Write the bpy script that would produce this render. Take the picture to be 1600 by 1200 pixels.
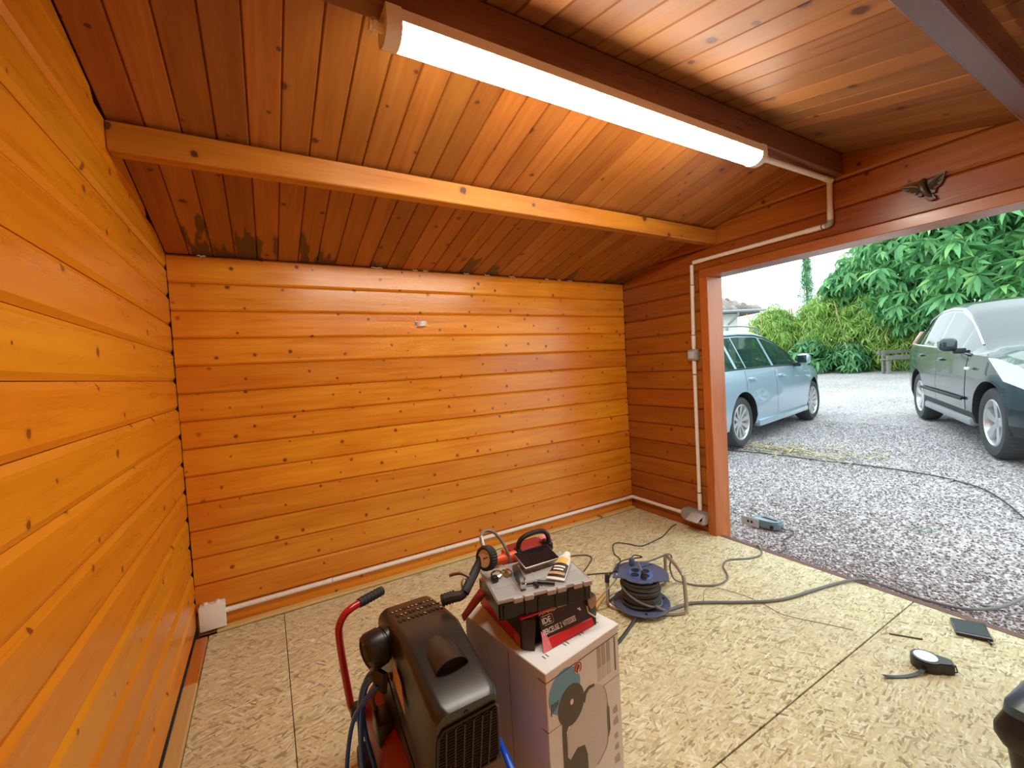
import bpy, bmesh, math, random
import numpy as np
from mathutils import Vector, Matrix, Euler
random.seed(7)
for o in list(bpy.data.objects): bpy.data.objects.remove(o, do_unlink=True)
S = bpy.context.scene
COL = S.collection
PI = math.pi

# ------------------------------------------------------------------ camera, sky, exposure
cd = bpy.data.cameras.new('camera'); cam = bpy.data.objects.new('camera', cd); COL.objects.link(cam)
cam.location = (0.38342, -2.71216, 1.28476); cam.rotation_euler = (1.531491, 0.056174, -0.527484)
cd.sensor_width = 36.0; cd.lens = 15.001; cd.clip_start = 0.02; cd.clip_end = 400
S.camera = cam
world = bpy.data.worlds.new('overcast_sky'); S.world = world; world.use_nodes = True
bg = world.node_tree.nodes['Background']
bg.inputs[0].default_value = (0.82, 0.965, 1.0, 1); bg.inputs[1].default_value = 3.0
S.view_settings.view_transform = 'Standard'; S.view_settings.look = 'None'
S.view_settings.exposure = 0.0; S.view_settings.gamma = 1.0
LAMP_STRENGTH = 67.0

# room numbers (metres): x along the back wall, y towards the back wall, z up
W = 3.115; EAVE = 1.95; RIDGE_Y = -1.601; RIDGE_Z = 2.3222; FRONT_Y = -3.2
SL = (RIDGE_Z - EAVE) / -RIDGE_Y
BP = 0.1422            # wall board pitch
RP = 0.0993            # roof board pitch
POST_Y = -0.8255; HEAD_Z = 1.84; DOOR_END = -2.95
def roof_z(y): return EAVE + SL * (-y if y > RIDGE_Y else (y - 2 * RIDGE_Y))

# ------------------------------------------------------------------ mesh building
def mat_to(p0, p1):
    d = (Vector(p1) - Vector(p0)); q = d.to_track_quat('Z', 'Y')
    return Matrix.Translation(Vector(p0)) @ q.to_matrix().to_4x4(), d.length
def TR(loc=(0, 0, 0), rz=0.0, rx=0.0, ry=0.0):
    return Matrix.Translation(Vector(loc)) @ Euler((rx, ry, rz), 'XYZ').to_matrix().to_4x4()
def smooth_path(pts, n=6, closed=False):
    P = [Vector(p) for p in pts]; out = []; m = len(P)
    rng = range(m if closed else m - 1)
    for i in rng:
        if closed: a, b, c, d = P[i - 1], P[i], P[(i + 1) % m], P[(i + 2) % m]
        else: a, b, c, d = P[max(i - 1, 0)], P[i], P[i + 1], P[min(i + 2, m - 1)]
        for k in range(n):
            t = k / n
            out.append(0.5 * ((2 * b) + (c - a) * t + (2 * a - 5 * b + 4 * c - d) * t * t + (3 * b - a - 3 * c + d) * t ** 3))
    if not closed: out.append(P[-1])
    return out
class MB:
    def __init__(s): s.v = []; s.f = []; s.m = []
    def add(s, vs, fs, M=None, mi=0):
        o = len(s.v)
        s.v += [tuple(M @ Vector(v)) if M is not None else tuple(v) for v in vs]
        s.f += [tuple(i + o for i in f) for f in fs]; s.m += [mi] * len(fs); return s
    def box(s, lo, hi, M=None, mi=0):
        x0, y0, z0 = lo; x1, y1, z1 = hi
        return s.add([(x0, y0, z0), (x1, y0, z0), (x1, y1, z0), (x0, y1, z0), (x0, y0, z1), (x1, y0, z1), (x1, y1, z1), (x0, y1, z1)],
                     [(0, 3, 2, 1), (4, 5, 6, 7), (0, 1, 5, 4), (1, 2, 6, 5), (2, 3, 7, 6), (3, 0, 4, 7)], M, mi)
    def bm(s, b, M=None, mi=0):
        b.verts.ensure_lookup_table(); b.verts.index_update()
        vs = [v.co.copy() for v in b.verts]; fs = [[v.index for v in f.verts] for f in b.faces]; b.free()
        return s.add(vs, fs, M, mi)
    def rbox(s, lo, hi, r=0.005, seg=2, M=None, mi=0):
        b = bmesh.new(); bmesh.ops.create_cube(b, size=1.0)
        for v in b.verts:
            v.co = Vector([lo[i] + (v.co[i] + .5) * (hi[i] - lo[i]) for i in range(3)])
        bmesh.ops.bevel(b, geom=list(b.edges), offset=r, segments=seg, affect='EDGES', profile=0.5)
        return s.bm(b, M, mi)
    def cyl(s, p0, p1, r0, r1=None, n=16, mi=0, cap=True):
        r1 = r0 if r1 is None else r1
        M, L = mat_to(p0, p1); vs = []; fs = []
        for k in range(n):
            a = 2 * PI * k / n; vs += [(r0 * math.cos(a), r0 * math.sin(a), 0), (r1 * math.cos(a), r1 * math.sin(a), L)]
        for k in range(n):
            j = (k + 1) % n; fs.append((2 * k, 2 * j, 2 * j + 1, 2 * k + 1))
        if cap: fs += [tuple(2 * k for k in reversed(range(n))), tuple(2 * k + 1 for k in range(n))]
        return s.add(vs, fs, M, mi)
    def tube(s, pts, r, n=8, closed=False, mi=0):
        P = [Vector(p) for p in pts]; m = len(P); vs = []; fs = []
        rr = r if isinstance(r, (list, tuple)) else [r] * m
        t0 = (P[1] - P[0]).normalized()
        nrm = t0.cross(Vector((0, 0, 1)))
        if nrm.length < 1e-3: nrm = t0.cross(Vector((0, 1, 0)))
        nrm.normalize()
        for i in range(m):
            if closed: t = (P[(i + 1) % m] - P[i - 1])
            else: t = P[min(i + 1, m - 1)] - P[max(i - 1, 0)]
            t.normalize(); nrm = (nrm - t * nrm.dot(t)).normalized(); b = t.cross(nrm)
            for k in range(n):
                a = 2 * PI * k / n; vs.append(P[i] + (nrm * math.cos(a) + b * math.sin(a)) * rr[i])
        for i in range(m if closed else m - 1):
            i2 = (i + 1) % m
            for k in range(n):
                k2 = (k + 1) % n; fs.append((i * n + k, i * n + k2, i2 * n + k2, i2 * n + k))
        if not closed: fs += [tuple(reversed(range(n))), tuple((m - 1) * n + k for k in range(n))]
        return s.add(vs, fs, None, mi)
    def lathe(s, prof, n=24, M=None, mi=0, mod=None, closed=False):
        vs = []; fs = []; m = len(prof)
        for k in range(n):
            a = 2 * PI * k / n
            for j, (r, z) in enumerate(prof):
                if mod: r = mod(j, k, r)
                vs.append((r * math.cos(a), r * math.sin(a), z))
        for k in range(n):
            k2 = (k + 1) % n
            for j in range(m if closed else m - 1):
                j2 = (j + 1) % m
                fs.append((k * m + j, k2 * m + j, k2 * m + j2, k * m + j2))
        return s.add(vs, fs, M, mi)
    def prism(s, poly, z0, z1, M=None, mi=0):
        n = len(poly)
        vs = [(p[0], p[1], z0) for p in poly] + [(p[0], p[1], z1) for p in poly]
        fs = [tuple(reversed(range(n))), tuple(range(n, 2 * n))] + [(k, (k + 1) % n, n + (k + 1) % n, n + k) for k in range(n)]
        return s.add(vs, fs, M, mi)
    def build(s, name, mat, parent=None, ang=35, matrix=None):
        """world-space vertices -> object; with a parent the mesh is stored in the parent's space"""
        me = bpy.data.meshes.new(name)
        vs = s.v
        if parent is not None and matrix is None:
            I = WM[parent.name].inverted(); vs = [tuple(I @ Vector(v)) for v in vs]
        loc = None
        if parent is None and matrix is None:
            A = np.array(vs); lo = A.min(0); hi = A.max(0); loc = Vector(((lo[0] + hi[0]) / 2, (lo[1] + hi[1]) / 2, lo[2]))
            vs = [tuple(Vector(v) - loc) for v in vs]
        me.from_pydata(vs, [], s.f)
        if isinstance(mat, (list, tuple)):
            for q in mat: me.materials.append(q)
            me.polygons.foreach_set('material_index', s.m)
        else: me.materials.append(mat)
        finish(me, ang)
        return link(name, me, parent, loc, matrix)
WM = {}
def finish(me, ang=35):
    b = bmesh.new(); b.from_mesh(me); bmesh.ops.recalc_face_normals(b, faces=list(b.faces)); b.to_mesh(me); b.free()
    me.polygons.foreach_set('use_smooth', [True] * len(me.polygons))
    me.set_sharp_from_angle(angle=math.radians(ang))
def link(name, me, parent=None, loc=None, matrix=None):
    o = bpy.data.objects.new(name, me); COL.objects.link(o)
    if parent is not None:
        o.parent = parent
        if matrix is not None: o.matrix_local = matrix
        WM[o.name] = WM[parent.name] @ (matrix if matrix is not None else Matrix())
    else:
        M = matrix if matrix is not None else Matrix.Translation(loc if loc is not None else Vector())
        o.matrix_world = M; WM[o.name] = M
    return o
def tag(o, label=None, cat=None, group=None, kind=None):
    if label: o['label'] = label
    if cat: o['category'] = cat
    if group: o['group'] = group
    if kind: o['kind'] = kind
    return o
def empty(name, loc, rz=0.0, label=None, cat=None, group=None, kind=None, M=None):
    o = bpy.data.objects.new(name, None); COL.objects.link(o); o.empty_display_size = .1
    M = M if M is not None else TR(loc, rz); o.matrix_world = M; WM[o.name] = M
    return tag(o, label, cat, group, kind)
def copy_tree(o, parent=None):
    c = o.copy(); COL.objects.link(c)
    if parent is not None: c.parent = parent
    for ch in list(o.children): copy_tree(ch, c)
    return c
def text_mb(txt, size, M, depth=0.0004, align='LEFT', bold=0.0):
    cu = bpy.data.curves.new('t', 'FONT'); cu.body = txt; cu.size = size; cu.extrude = depth; cu.align_x = align; cu.resolution_u = 2; cu.offset = bold
    o = bpy.data.objects.new('t', cu); COL.objects.link(o); dg = bpy.context.evaluated_depsgraph_get()
    me = bpy.data.meshes.new_from_object(o.evaluated_get(dg)); bpy.data.objects.remove(o); 
    mb = MB(); mb.add([v.co.copy() for v in me.vertices], [tuple(p.vertices) for p in me.polygons], M); bpy.data.meshes.remove(me); return mb

# ------------------------------------------------------------------ materials
def newmat(name):
    m = bpy.data.materials.new(name); m.use_nodes = True; nt = m.node_tree
    return m, nt, nt.nodes['Principled BSDF']
def L(nt, a, b): nt.links.new(a, b)
def nd(nt, t, **kw):
    n = nt.nodes.new(t)
    for k, v in kw.items(): setattr(n, k, v)
    return n
def math_n(nt, op, a=None, b=None, clamp=False):
    n = nd(nt, 'ShaderNodeMath', operation=op, use_clamp=clamp)
    for i, q in enumerate((a, b)):
        if q is None: continue
        if isinstance(q, (int, float)): n.inputs[i].default_value = q
        else: L(nt, q, n.inputs[i])
    return n.outputs[0]
def mapr(nt, v, a, b, c, d, smooth=False):
    n = nd(nt, 'ShaderNodeMapRange'); n.interpolation_type = 'SMOOTHSTEP' if smooth else 'LINEAR'
    L(nt, v, n.inputs[0])
    for i, q in enumerate((a, b, c, d)): n.inputs[i + 1].default_value = q
    return n.outputs[0]
def mixc(nt, f, a, b, mode='MIX'):
    n = nd(nt, 'ShaderNodeMix', data_type='RGBA', blend_type=mode)
    if isinstance(f, (int, float)): n.inputs[0].default_value = f
    else: L(nt, f, n.inputs[0])
    for i, q in ((6, a), (7, b)):
        if isinstance(q, tuple): n.inputs[i].default_value = q + (1,) if len(q) == 3 else q
        else: L(nt, q, n.inputs[i])
    return n.outputs[2]
def ramp(nt, v, stops):
    n = nd(nt, 'ShaderNodeValToRGB'); cr = n.color_ramp
    while len(cr.elements) < len(stops): cr.elements.new(0.5)
    for e, (p, c) in zip(cr.elements, stops): e.position = p; e.color = c + (1,)
    L(nt, v, n.inputs[0]); return n.outputs[0]
def plain(name, col, rough=0.5, metal=0.0, noise=0.0, scale=40, coat=0.0, bump=0.0, spec=0.5):
    m, nt, p = newmat(name)
    p.inputs['Roughness'].default_value = rough; p.inputs['Metallic'].default_value = metal
    p.inputs['Coat Weight'].default_value = coat; p.inputs['Specular IOR Level'].default_value = spec
    tc = nd(nt, 'ShaderNodeTexCoord'); nz = nd(nt, 'ShaderNodeTexNoise'); nz.inputs['Scale'].default_value = scale; nz.inputs['Detail'].default_value = 4
    L(nt, tc.outputs['Object'], nz.inputs['Vector'])
    k = max(noise, 0.04)
    c = mixc(nt, nz.outputs['Fac'], tuple(q * (1 - k) for q in col), tuple(min(1, q * (1 + k)) for q in col))
    L(nt, c, p.inputs['Base Color'])
    if bump:
        b = nd(nt, 'ShaderNodeBump'); b.inputs['Strength'].default_value = bump; b.inputs['Distance'].default_value = 0.002
        L(nt, nz.outputs['Fac'], b.inputs['Height']); L(nt, b.outputs[0], p.inputs['Normal'])
    return m
def wood(name, light, dark, knot, rough=0.3, knots=5.0, knot_r=0.055, var=0.25, stain=None, coat=0.2, patch=0.0, spec=0.5):
    """boards with the grain along local X; local Z is the width"""
    m, nt, p = newmat(name)
    tc = nd(nt, 'ShaderNodeTexCoord'); oi = nd(nt, 'ShaderNodeObjectInfo')
    off = nd(nt, 'ShaderNodeCombineXYZ')
    L(nt, math_n(nt, 'MULTIPLY', oi.outputs['Random'], 91.0), off.inputs[0]); L(nt, math_n(nt, 'MULTIPLY', oi.outputs['Random'], 37.0), off.inputs[1]); L(nt, math_n(nt, 'MULTIPLY', oi.outputs['Random'], 53.0), off.inputs[2])
    va = nd(nt, 'ShaderNodeVectorMath', operation='ADD'); L(nt, tc.outputs['Object'], va.inputs[0]); L(nt, off.outputs[0], va.inputs[1])
    # knots: 2D cells on (x, z)
    sx = nd(nt, 'ShaderNodeSeparateXYZ'); L(nt, va.outputs[0], sx.inputs[0])
    cx = nd(nt, 'ShaderNodeCombineXYZ'); L(nt, sx.outputs[0], cx.inputs[0]); L(nt, sx.outputs[2], cx.inputs[1])
    dn = nd(nt, 'ShaderNodeTexNoise'); dn.inputs['Scale'].default_value = 60; L(nt, va.outputs[0], dn.inputs['Vector'])
    vo = nd(nt, 'ShaderNodeTexVoronoi', voronoi_dimensions='2D'); vo.inputs['Scale'].default_value = knots; L(nt, cx.outputs[0], vo.inputs['Vector'])
    sc = nd(nt, 'ShaderNodeSeparateColor'); L(nt, vo.outputs['Color'], sc.inputs[0])
    dist = math_n(nt, 'ADD', vo.outputs['Distance'], mapr(nt, dn.outputs['Fac'], .3, .7, -.012, .012))
    rel = math_n(nt, 'DIVIDE', dist, mapr(nt, sc.outputs[0], 0, 1, knot_r * .35, knot_r * 1.15))
    kmask = mapr(nt, rel, .75, 1.25, 1, 0, True)
    halo = mapr(nt, rel, 1.0, 2.2, .35, 0, True)
    # grain, bent round the knots
    mp = nd(nt, 'ShaderNodeMapping'); mp.inputs['Scale'].default_value = (1.3, 24, 24); L(nt, va.outputs[0], mp.inputs['Vector'])
    g = nd(nt, 'ShaderNodeTexNoise'); g.inputs['Scale'].default_value = 1.6; g.inputs['Detail'].default_value = 5; g.inputs['Distortion'].default_value = .8
    L(nt, mp.outputs[0], g.inputs['Vector'])
    mp2 = nd(nt, 'ShaderNodeMapping'); mp2.inputs['Scale'].default_value = (1.0, 5, 5); L(nt, va.outputs[0], mp2.inputs['Vector'])
    g2 = nd(nt, 'ShaderNodeTexNoise'); g2.inputs['Scale'].default_value = 1.7; g2.inputs['Detail'].default_value = 3; L(nt, mp2.outputs[0], g2.inputs['Vector'])
    gv = math_n(nt, 'ADD', math_n(nt, 'MULTIPLY', g.outputs['Fac'], .55), math_n(nt, 'MULTIPLY', g2.outputs['Fac'], .45))
    col = ramp(nt, gv, [(.33, dark), (.50, tuple((a + b) / 2 for a, b in zip(light, dark))), (.66, light)])
    br = nd(nt, 'ShaderNodeHueSaturation'); L(nt, col, br.inputs['Color']); L(nt, mapr(nt, oi.outputs['Random'], 0, 1, 1 - var, 1 + var * .6), br.inputs['Value'])
    L(nt, mapr(nt, math_n(nt, 'FRACT', math_n(nt, 'MULTIPLY', oi.outputs['Random'], 7.3)), 0, 1, .495, .505), br.inputs['Hue'])
    col = br.outputs[0]
    col = mixc(nt, halo, col, tuple(a * .55 + b * .45 for a, b in zip(dark, knot)))
    col = mixc(nt, kmask, col, knot)
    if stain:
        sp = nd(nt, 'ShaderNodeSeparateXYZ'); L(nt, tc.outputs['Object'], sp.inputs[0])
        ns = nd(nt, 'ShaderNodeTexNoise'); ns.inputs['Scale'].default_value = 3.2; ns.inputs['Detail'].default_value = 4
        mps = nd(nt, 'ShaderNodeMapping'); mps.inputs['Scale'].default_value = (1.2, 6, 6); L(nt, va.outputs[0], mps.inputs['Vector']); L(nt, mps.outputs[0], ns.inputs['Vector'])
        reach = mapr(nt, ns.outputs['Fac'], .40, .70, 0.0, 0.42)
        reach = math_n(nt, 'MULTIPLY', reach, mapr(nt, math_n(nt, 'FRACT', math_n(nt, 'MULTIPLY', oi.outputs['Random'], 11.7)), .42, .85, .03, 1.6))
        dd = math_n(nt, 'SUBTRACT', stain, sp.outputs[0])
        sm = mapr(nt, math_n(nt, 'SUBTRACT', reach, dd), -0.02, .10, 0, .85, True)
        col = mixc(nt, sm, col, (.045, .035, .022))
    if patch:
        pn = nd(nt, 'ShaderNodeTexNoise'); pn.inputs['Scale'].default_value = 1.6; pn.inputs['Detail'].default_value = 3; L(nt, tc.outputs['Object'], pn.inputs['Vector'])
        col = mixc(nt, mapr(nt, pn.outputs['Fac'], .5, .68, 0, patch), col, tuple(q * r for q, r in zip(dark, (1.05, .8, .6))))
    L(nt, col, p.inputs['Base Color'])
    L(nt, mapr(nt, g.outputs['Fac'], .3, .7, rough * .85, rough * 1.25), p.inputs['Roughness'])
    p.inputs['Coat Weight'].default_value = coat; p.inputs['Coat Roughness'].default_value = .18; p.inputs['Specular IOR Level'].default_value = spec
    b = nd(nt, 'ShaderNodeBump'); b.inputs['Strength'].default_value = .22; b.inputs['Distance'].default_value = .003
    L(nt, math_n(nt, 'SUBTRACT', g.outputs['Fac'], math_n(nt, 'MULTIPLY', kmask, .3)), b.inputs['Height']); L(nt, b.outputs[0], p.inputs['Normal'])
    return m
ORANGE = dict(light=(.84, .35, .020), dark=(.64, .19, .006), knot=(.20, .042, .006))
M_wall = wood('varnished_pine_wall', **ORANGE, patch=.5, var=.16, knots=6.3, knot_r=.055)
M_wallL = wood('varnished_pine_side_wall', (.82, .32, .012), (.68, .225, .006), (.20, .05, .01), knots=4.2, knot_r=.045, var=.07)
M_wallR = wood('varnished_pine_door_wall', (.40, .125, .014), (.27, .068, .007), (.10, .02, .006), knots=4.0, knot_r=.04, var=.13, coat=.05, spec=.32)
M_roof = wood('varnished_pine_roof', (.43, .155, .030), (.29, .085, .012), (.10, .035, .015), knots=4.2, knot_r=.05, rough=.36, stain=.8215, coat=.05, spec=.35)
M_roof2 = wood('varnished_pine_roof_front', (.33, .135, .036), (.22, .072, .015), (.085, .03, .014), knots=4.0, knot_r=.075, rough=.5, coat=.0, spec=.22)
M_beam = wood('dark_stained_beam', (.20, .085, .045), (.13, .05, .026), (.08, .02, .01), knots=3, knot_r=.04)
M_purlin = wood('orange_stained_beam', (.62, .24, .026), (.42, .125, .010), (.10, .03, .01), knots=3.4, knot_r=.05)
M_post = wood('orange_stained_post', (.54, .18, .036), (.42, .115, .02), (.2, .05, .01), knots=2.2, knot_r=.04)
M_pine = wood('raw_pine_batten', (.82, .60, .25), (.70, .46, .15), (.25, .12, .05), rough=.6, knots=2.5, knot_r=.05, coat=0)
M_sill = plain('weathered_red_sill', (.16, .075, .055), .7, noise=.3, scale=30, bump=.3)
M_grey = plain('weathered_grey_wood', (.20, .18, .16), .85, noise=.35, scale=14, bump=.4)
M_backing = plain('dark_gap_wood', (.10, .030, .008), .8)
def osb():
    m, nt, p = newmat('oriented_strand_board')
    tc = nd(nt, 'ShaderNodeTexCoord'); cols = []; hs = []
    nz = nd(nt, 'ShaderNodeTexNoise'); nz.inputs['Scale'].default_value = 9; nz.inputs['Detail'].default_value = 2; L(nt, tc.outputs['Object'], nz.inputs['Vector'])
    wv = nd(nt, 'ShaderNodeMix', data_type='VECTOR'); wv.inputs[0].default_value = .022
    L(nt, tc.outputs['Object'], wv.inputs[4]); L(nt, nz.outputs['Color'], wv.inputs[5])
    for k, (ang, sx, sy) in enumerate([(.35, 22, 120), (-.25, 19, 100), (.95, 25, 130), (-.9, 21, 115), (.1, 36, 180)]):
        mp = nd(nt, 'ShaderNodeMapping', vector_type='TEXTURE'); mp.inputs['Rotation'].default_value = (0, 0, ang); mp.inputs['Location'].default_value = (k * 3.1, k * 1.7, 0)
        mp.inputs['Scale'].default_value = (1 / sx, 1 / sy, 1); L(nt, wv.outputs[1], mp.inputs['Vector'])
        vo = nd(nt, 'ShaderNodeTexVoronoi', voronoi_dimensions='2D'); vo.inputs['Scale'].default_value = 1.0; L(nt, mp.outputs[0], vo.inputs['Vector'])
        sc = nd(nt, 'ShaderNodeSeparateColor'); L(nt, vo.outputs['Color'], sc.inputs[0]); cols.append((sc.outputs[0], sc.outputs[1]))
    pal = [[(0, (.29, .23, .11)), (.25, (.60, .535, .30)), (.6, (.675, .62, .375)), (.82, (.73, .69, .45)), (.95, (.79, .78, .59)), (1, (.83, .83, .68))]] * 5
    c = ramp(nt, cols[0][0], pal[0]); h = cols[0][0]
    for k in range(1, 5):
        ck = ramp(nt, cols[k][0], pal[k]); msk = mapr(nt, cols[k][1], .60, .66, 0, 1)
        c = mixc(nt, msk, c, ck); 
        hh = nd(nt, 'ShaderNodeMix'); L(nt, msk, hh.inputs[0]); L(nt, h, hh.inputs[2]); L(nt, cols[k][0], hh.inputs[3]); h = hh.outputs[0]
    big = nd(nt, 'ShaderNodeTexNoise'); big.inputs['Scale'].default_value = 2.2; big.inputs['Detail'].default_value = 4; L(nt, tc.outputs['Object'], big.inputs['Vector'])
    c = mixc(nt, mapr(nt, big.outputs['Fac'], .40, .72, 0, .35), c, (.56, .51, .34))
    fl = nd(nt, 'ShaderNodeTexNoise'); fl.inputs['Scale'].default_value = 46; fl.inputs['Detail'].default_value = 2; L(nt, tc.outputs['Object'], fl.inputs['Vector'])
    c = mixc(nt, mapr(nt, fl.outputs['Fac'], .66, .72, 0, .7), c, (.17, .095, .035))
    L(nt, c, p.inputs['Base Color']); p.inputs['Roughness'].default_value = .62
    b = nd(nt, 'ShaderNodeBump'); b.inputs['Strength'].default_value = .35; b.inputs['Distance'].default_value = .002; L(nt, h, b.inputs['Height']); L(nt, b.outputs[0], p.inputs['Normal'])
    return m
M_osb = osb()
def gravel():
    m, nt, p = newmat('mauve_gravel')
    tc = nd(nt, 'ShaderNodeTexCoord')
    vo = nd(nt, 'ShaderNodeTexVoronoi'); vo.inputs['Scale'].default_value = 58; L(nt, tc.outputs['Object'], vo.inputs['Vector'])
    sc = nd(nt, 'ShaderNodeSeparateColor'); L(nt, vo.outputs['Color'], sc.inputs[0])
    c = ramp(nt, sc.outputs[0], [(0, (.22, .19, .195)), (.3, (.42, .375, .385)), (.7, (.62, .57, .58)), (1, (.84, .81, .81))])
    c = mixc(nt, mapr(nt, vo.outputs['Distance'], .42, .75, 0, .75), c, (.10, .085, .09))
    nz = nd(nt, 'ShaderNodeTexNoise'); nz.inputs['Scale'].default_value = .9; nz.inputs['Detail'].default_value = 5; L(nt, tc.outputs['Object'], nz.inputs['Vector'])
    c = mixc(nt, mapr(nt, nz.outputs['Fac'], .35, .7, 0, .35), c, (.70, .64, .63), 'MIX')
    L(nt, c, p.inputs['Base Color']); p.inputs['Roughness'].default_value = .85
    b = nd(nt, 'ShaderNodeBump'); b.inputs['Strength'].default_value = .8; b.inputs['Distance'].default_value = .012; b.invert = True
    L(nt, vo.outputs['Distance'], b.inputs['Height']); L(nt, b.outputs[0], p.inputs['Normal'])
    return m
M_gravel = gravel()
def island(name, cols, rough=.5, trans=0.0, spec=.3):
    """every loose piece of the mesh takes its own shade"""
    m, nt, p = newmat(name)
    ge = nd(nt, 'ShaderNodeNewGeometry'); oi = nd(nt, 'ShaderNodeObjectInfo')
    r = math_n(nt, 'FRACT', math_n(nt, 'ADD', ge.outputs['Random Per Island'], oi.outputs['Random']))
    c = ramp(nt, r, [(i / (len(cols) - 1), q) for i, q in enumerate(cols)])
    L(nt, c, p.inputs['Base Color']); p.inputs['Roughness'].default_value = rough; p.inputs['Specular IOR Level'].default_value = spec
    if trans:
        t = nd(nt, 'ShaderNodeBsdfTranslucent'); L(nt, c, t.inputs[0]); mx = nd(nt, 'ShaderNodeMixShader'); mx.inputs[0].default_value = trans
        out = nt.nodes['Material Output']; L(nt, p.outputs[0], mx.inputs[1]); L(nt, t.outputs[0], mx.inputs[2]); L(nt, mx.outputs[0], out.inputs[0])
    return m
M_stone = island('loose_gravel_stones', [(.13, .112, .118), (.22, .19, .20), (.29, .258, .268), (.36, .33, .335), (.56, .53, .54)], .85)
M_leaf = island('tree_leaf', [(.06, .20, .07), (.11, .32, .12), (.17, .45, .18), (.23, .55, .22), (.38, .66, .20)], .42, .35)
M_leafy = island('bamboo_leaf', [(.13, .27, .05), (.22, .42, .08), (.32, .52, .11), (.46, .62, .16), (.55, .62, .20)], .5, .4)
M_leafd = island('laurel_leaf', [(.05, .16, .06), (.09, .26, .10), (.14, .34, .14), (.19, .42, .17)], .4, .3)
M_straw = island('dry_grass_clippings', [(.46, .35, .12), (.62, .52, .24), (.76, .70, .48), (.38, .38, .18), (.30, .20, .08)], .8)
M_debris = island('dead_leaves', [(.20, .15, .10), (.34, .28, .20), (.45, .38, .26), (.26, .30, .16)], .8)
M_bark = plain('bark', (.16, .12, .085), .9, noise=.4, scale=20, bump=.5)
M_cane = plain('dry_cane', (.36, .28, .13), .7, noise=.3)
M_white = plain('white_pvc', (.80, .78, .74), .38)
M_whitecap = plain('white_plastic_box', (.84, .82, .76), .4)
M_greyp = plain('grey_plastic', (.30, .31, .32), .45)
M_greyl = plain('light_grey_plastic', (.50, .53, .56), .4)
M_black = plain('black_plastic', (.014, .014, .015), .36, noise=.15)
M_blackm = plain('matt_black_rubber', (.022, .021, .021), .7, noise=.2, bump=.1)
M_cover = plain('charcoal_moulded_plastic', (.021, .022, .021), .30, noise=.12, scale=300, bump=.04)
M_coverin = plain('dark_recess', (.008, .008, .008), .8)
M_red = plain('red_enamel', (.42, .012, .018), .28, coat=.4)
M_red_shaded = plain('shaded_red_enamel', (.22, .008, .010), .4)  # the red with shade put into its colour, for tank and side flap
M_redl = plain('muted_red_plastic', (.24, .012, .012), .55)
M_redp = plain('red_print', (.62, .012, .022), .4)
M_pinkp = plain('torn_pink_print', (.80, .22, .27), .6, noise=.3, scale=60)
M_orange = plain('orange_red_plastic', (.74, .10, .022), .4)
M_blue = plain('blue_hose', (.004, .11, .88), .22, coat=.4)
M_reel = plain('blue_grey_plastic', (.085, .115, .215), .5, noise=.15)
M_reelb = plain('bright_blue_plastic', (.07, .16, .52), .45)
M_cable = plain('black_cable', (.035, .035, .035), .5)
M_cableg = plain('grey_cable', (.16, .16, .155), .5)
M_cablel = plain('light_grey_cable', (.36, .36, .35), .5)
M_steel = plain('galvanised_tube', (.42, .40, .36), .42, .75)
M_chrome = plain('chrome', (.75, .76, .78), .15, 1.0)
M_brass = plain('brass', (.55, .36, .13), .35, .9)
M_card = plain('white_carton', (.76, .79, .82), .5, noise=.04)
M_kraft = plain('kraft_cardboard', (.34, .22, .12), .8, noise=.15)
M_torn = plain('torn_card_edge', (.72, .60, .42), .9, noise=.2, scale=80)
M_cardb = plain('black_carton', (.018, .017, .018), .4)
M_ink = plain('dark_ink', (.09, .085, .06), .5)
M_inkb = plain('blue_ink', (.15, .42, .68), .5)
M_inkg = plain('grey_ink', (.42, .41, .38), .5)
M_inkl = plain('pale_grey_ink', (.60, .61, .64), .5)
M_whitei = plain('white_ink', (.85, .84, .82), .5)
M_dial = plain('gauge_face', (.74, .62, .50), .4)
M_gold = plain('gold_ink', (.66, .48, .14), .5)
M_dialw = plain('white_disc', (.74, .86, .88), .35)
M_label = plain('beige_label', (.55, .35, .20), .5, noise=.6, scale=70)
M_olive = plain('olive_brown_steel', (.17, .12, .055), .5)
M_screen = plain('dark_glass_screen', (.012, .011, .013), .06, coat=.5)
M_tool = plain('teal_grey_plastic', (.16, .235, .27), .38, coat=.2)
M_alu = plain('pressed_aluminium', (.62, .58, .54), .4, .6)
M_bronze = plain('dark_carved_wood', (.070, .052, .034), .4, noise=.35, scale=60, bump=.6)
M_casetop = plain('blue_grey_lid', (.045, .085, .135), .30)
def clear(name, col, a, rough, ior=1.5):
    m, nt, p = newmat(name); out = nt.nodes['Material Output']
    p.inputs['Base Color'].default_value = col + (1,); p.inputs['Roughness'].default_value = rough; p.inputs['IOR'].default_value = ior
    t = nd(nt, 'ShaderNodeBsdfTransparent'); t.inputs[0].default_value = tuple(.4 + .6 * q for q in col) + (1,)
    nz = nd(nt, 'ShaderNodeTexNoise'); nz.inputs['Scale'].default_value = 30
    mx = nd(nt, 'ShaderNodeMixShader'); L(nt, mapr(nt, nz.outputs['Fac'], 0, 1, a * .92, min(1, a * 1.08)), mx.inputs[0]); L(nt, t.outputs[0], mx.inputs[1]); L(nt, p.outputs[0], mx.inputs[2]); L(nt, mx.outputs[0], out.inputs[0])
    return m
M_lid = clear('translucent_lid', (.74, .76, .77), .42, .2)
M_glass = clear('car_glass', (.03, .07, .065), .45, .03, 1.9)
M_glassd = clear('dark_car_glass', (.02, .035, .035), .78, .03, 2.4)
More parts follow.
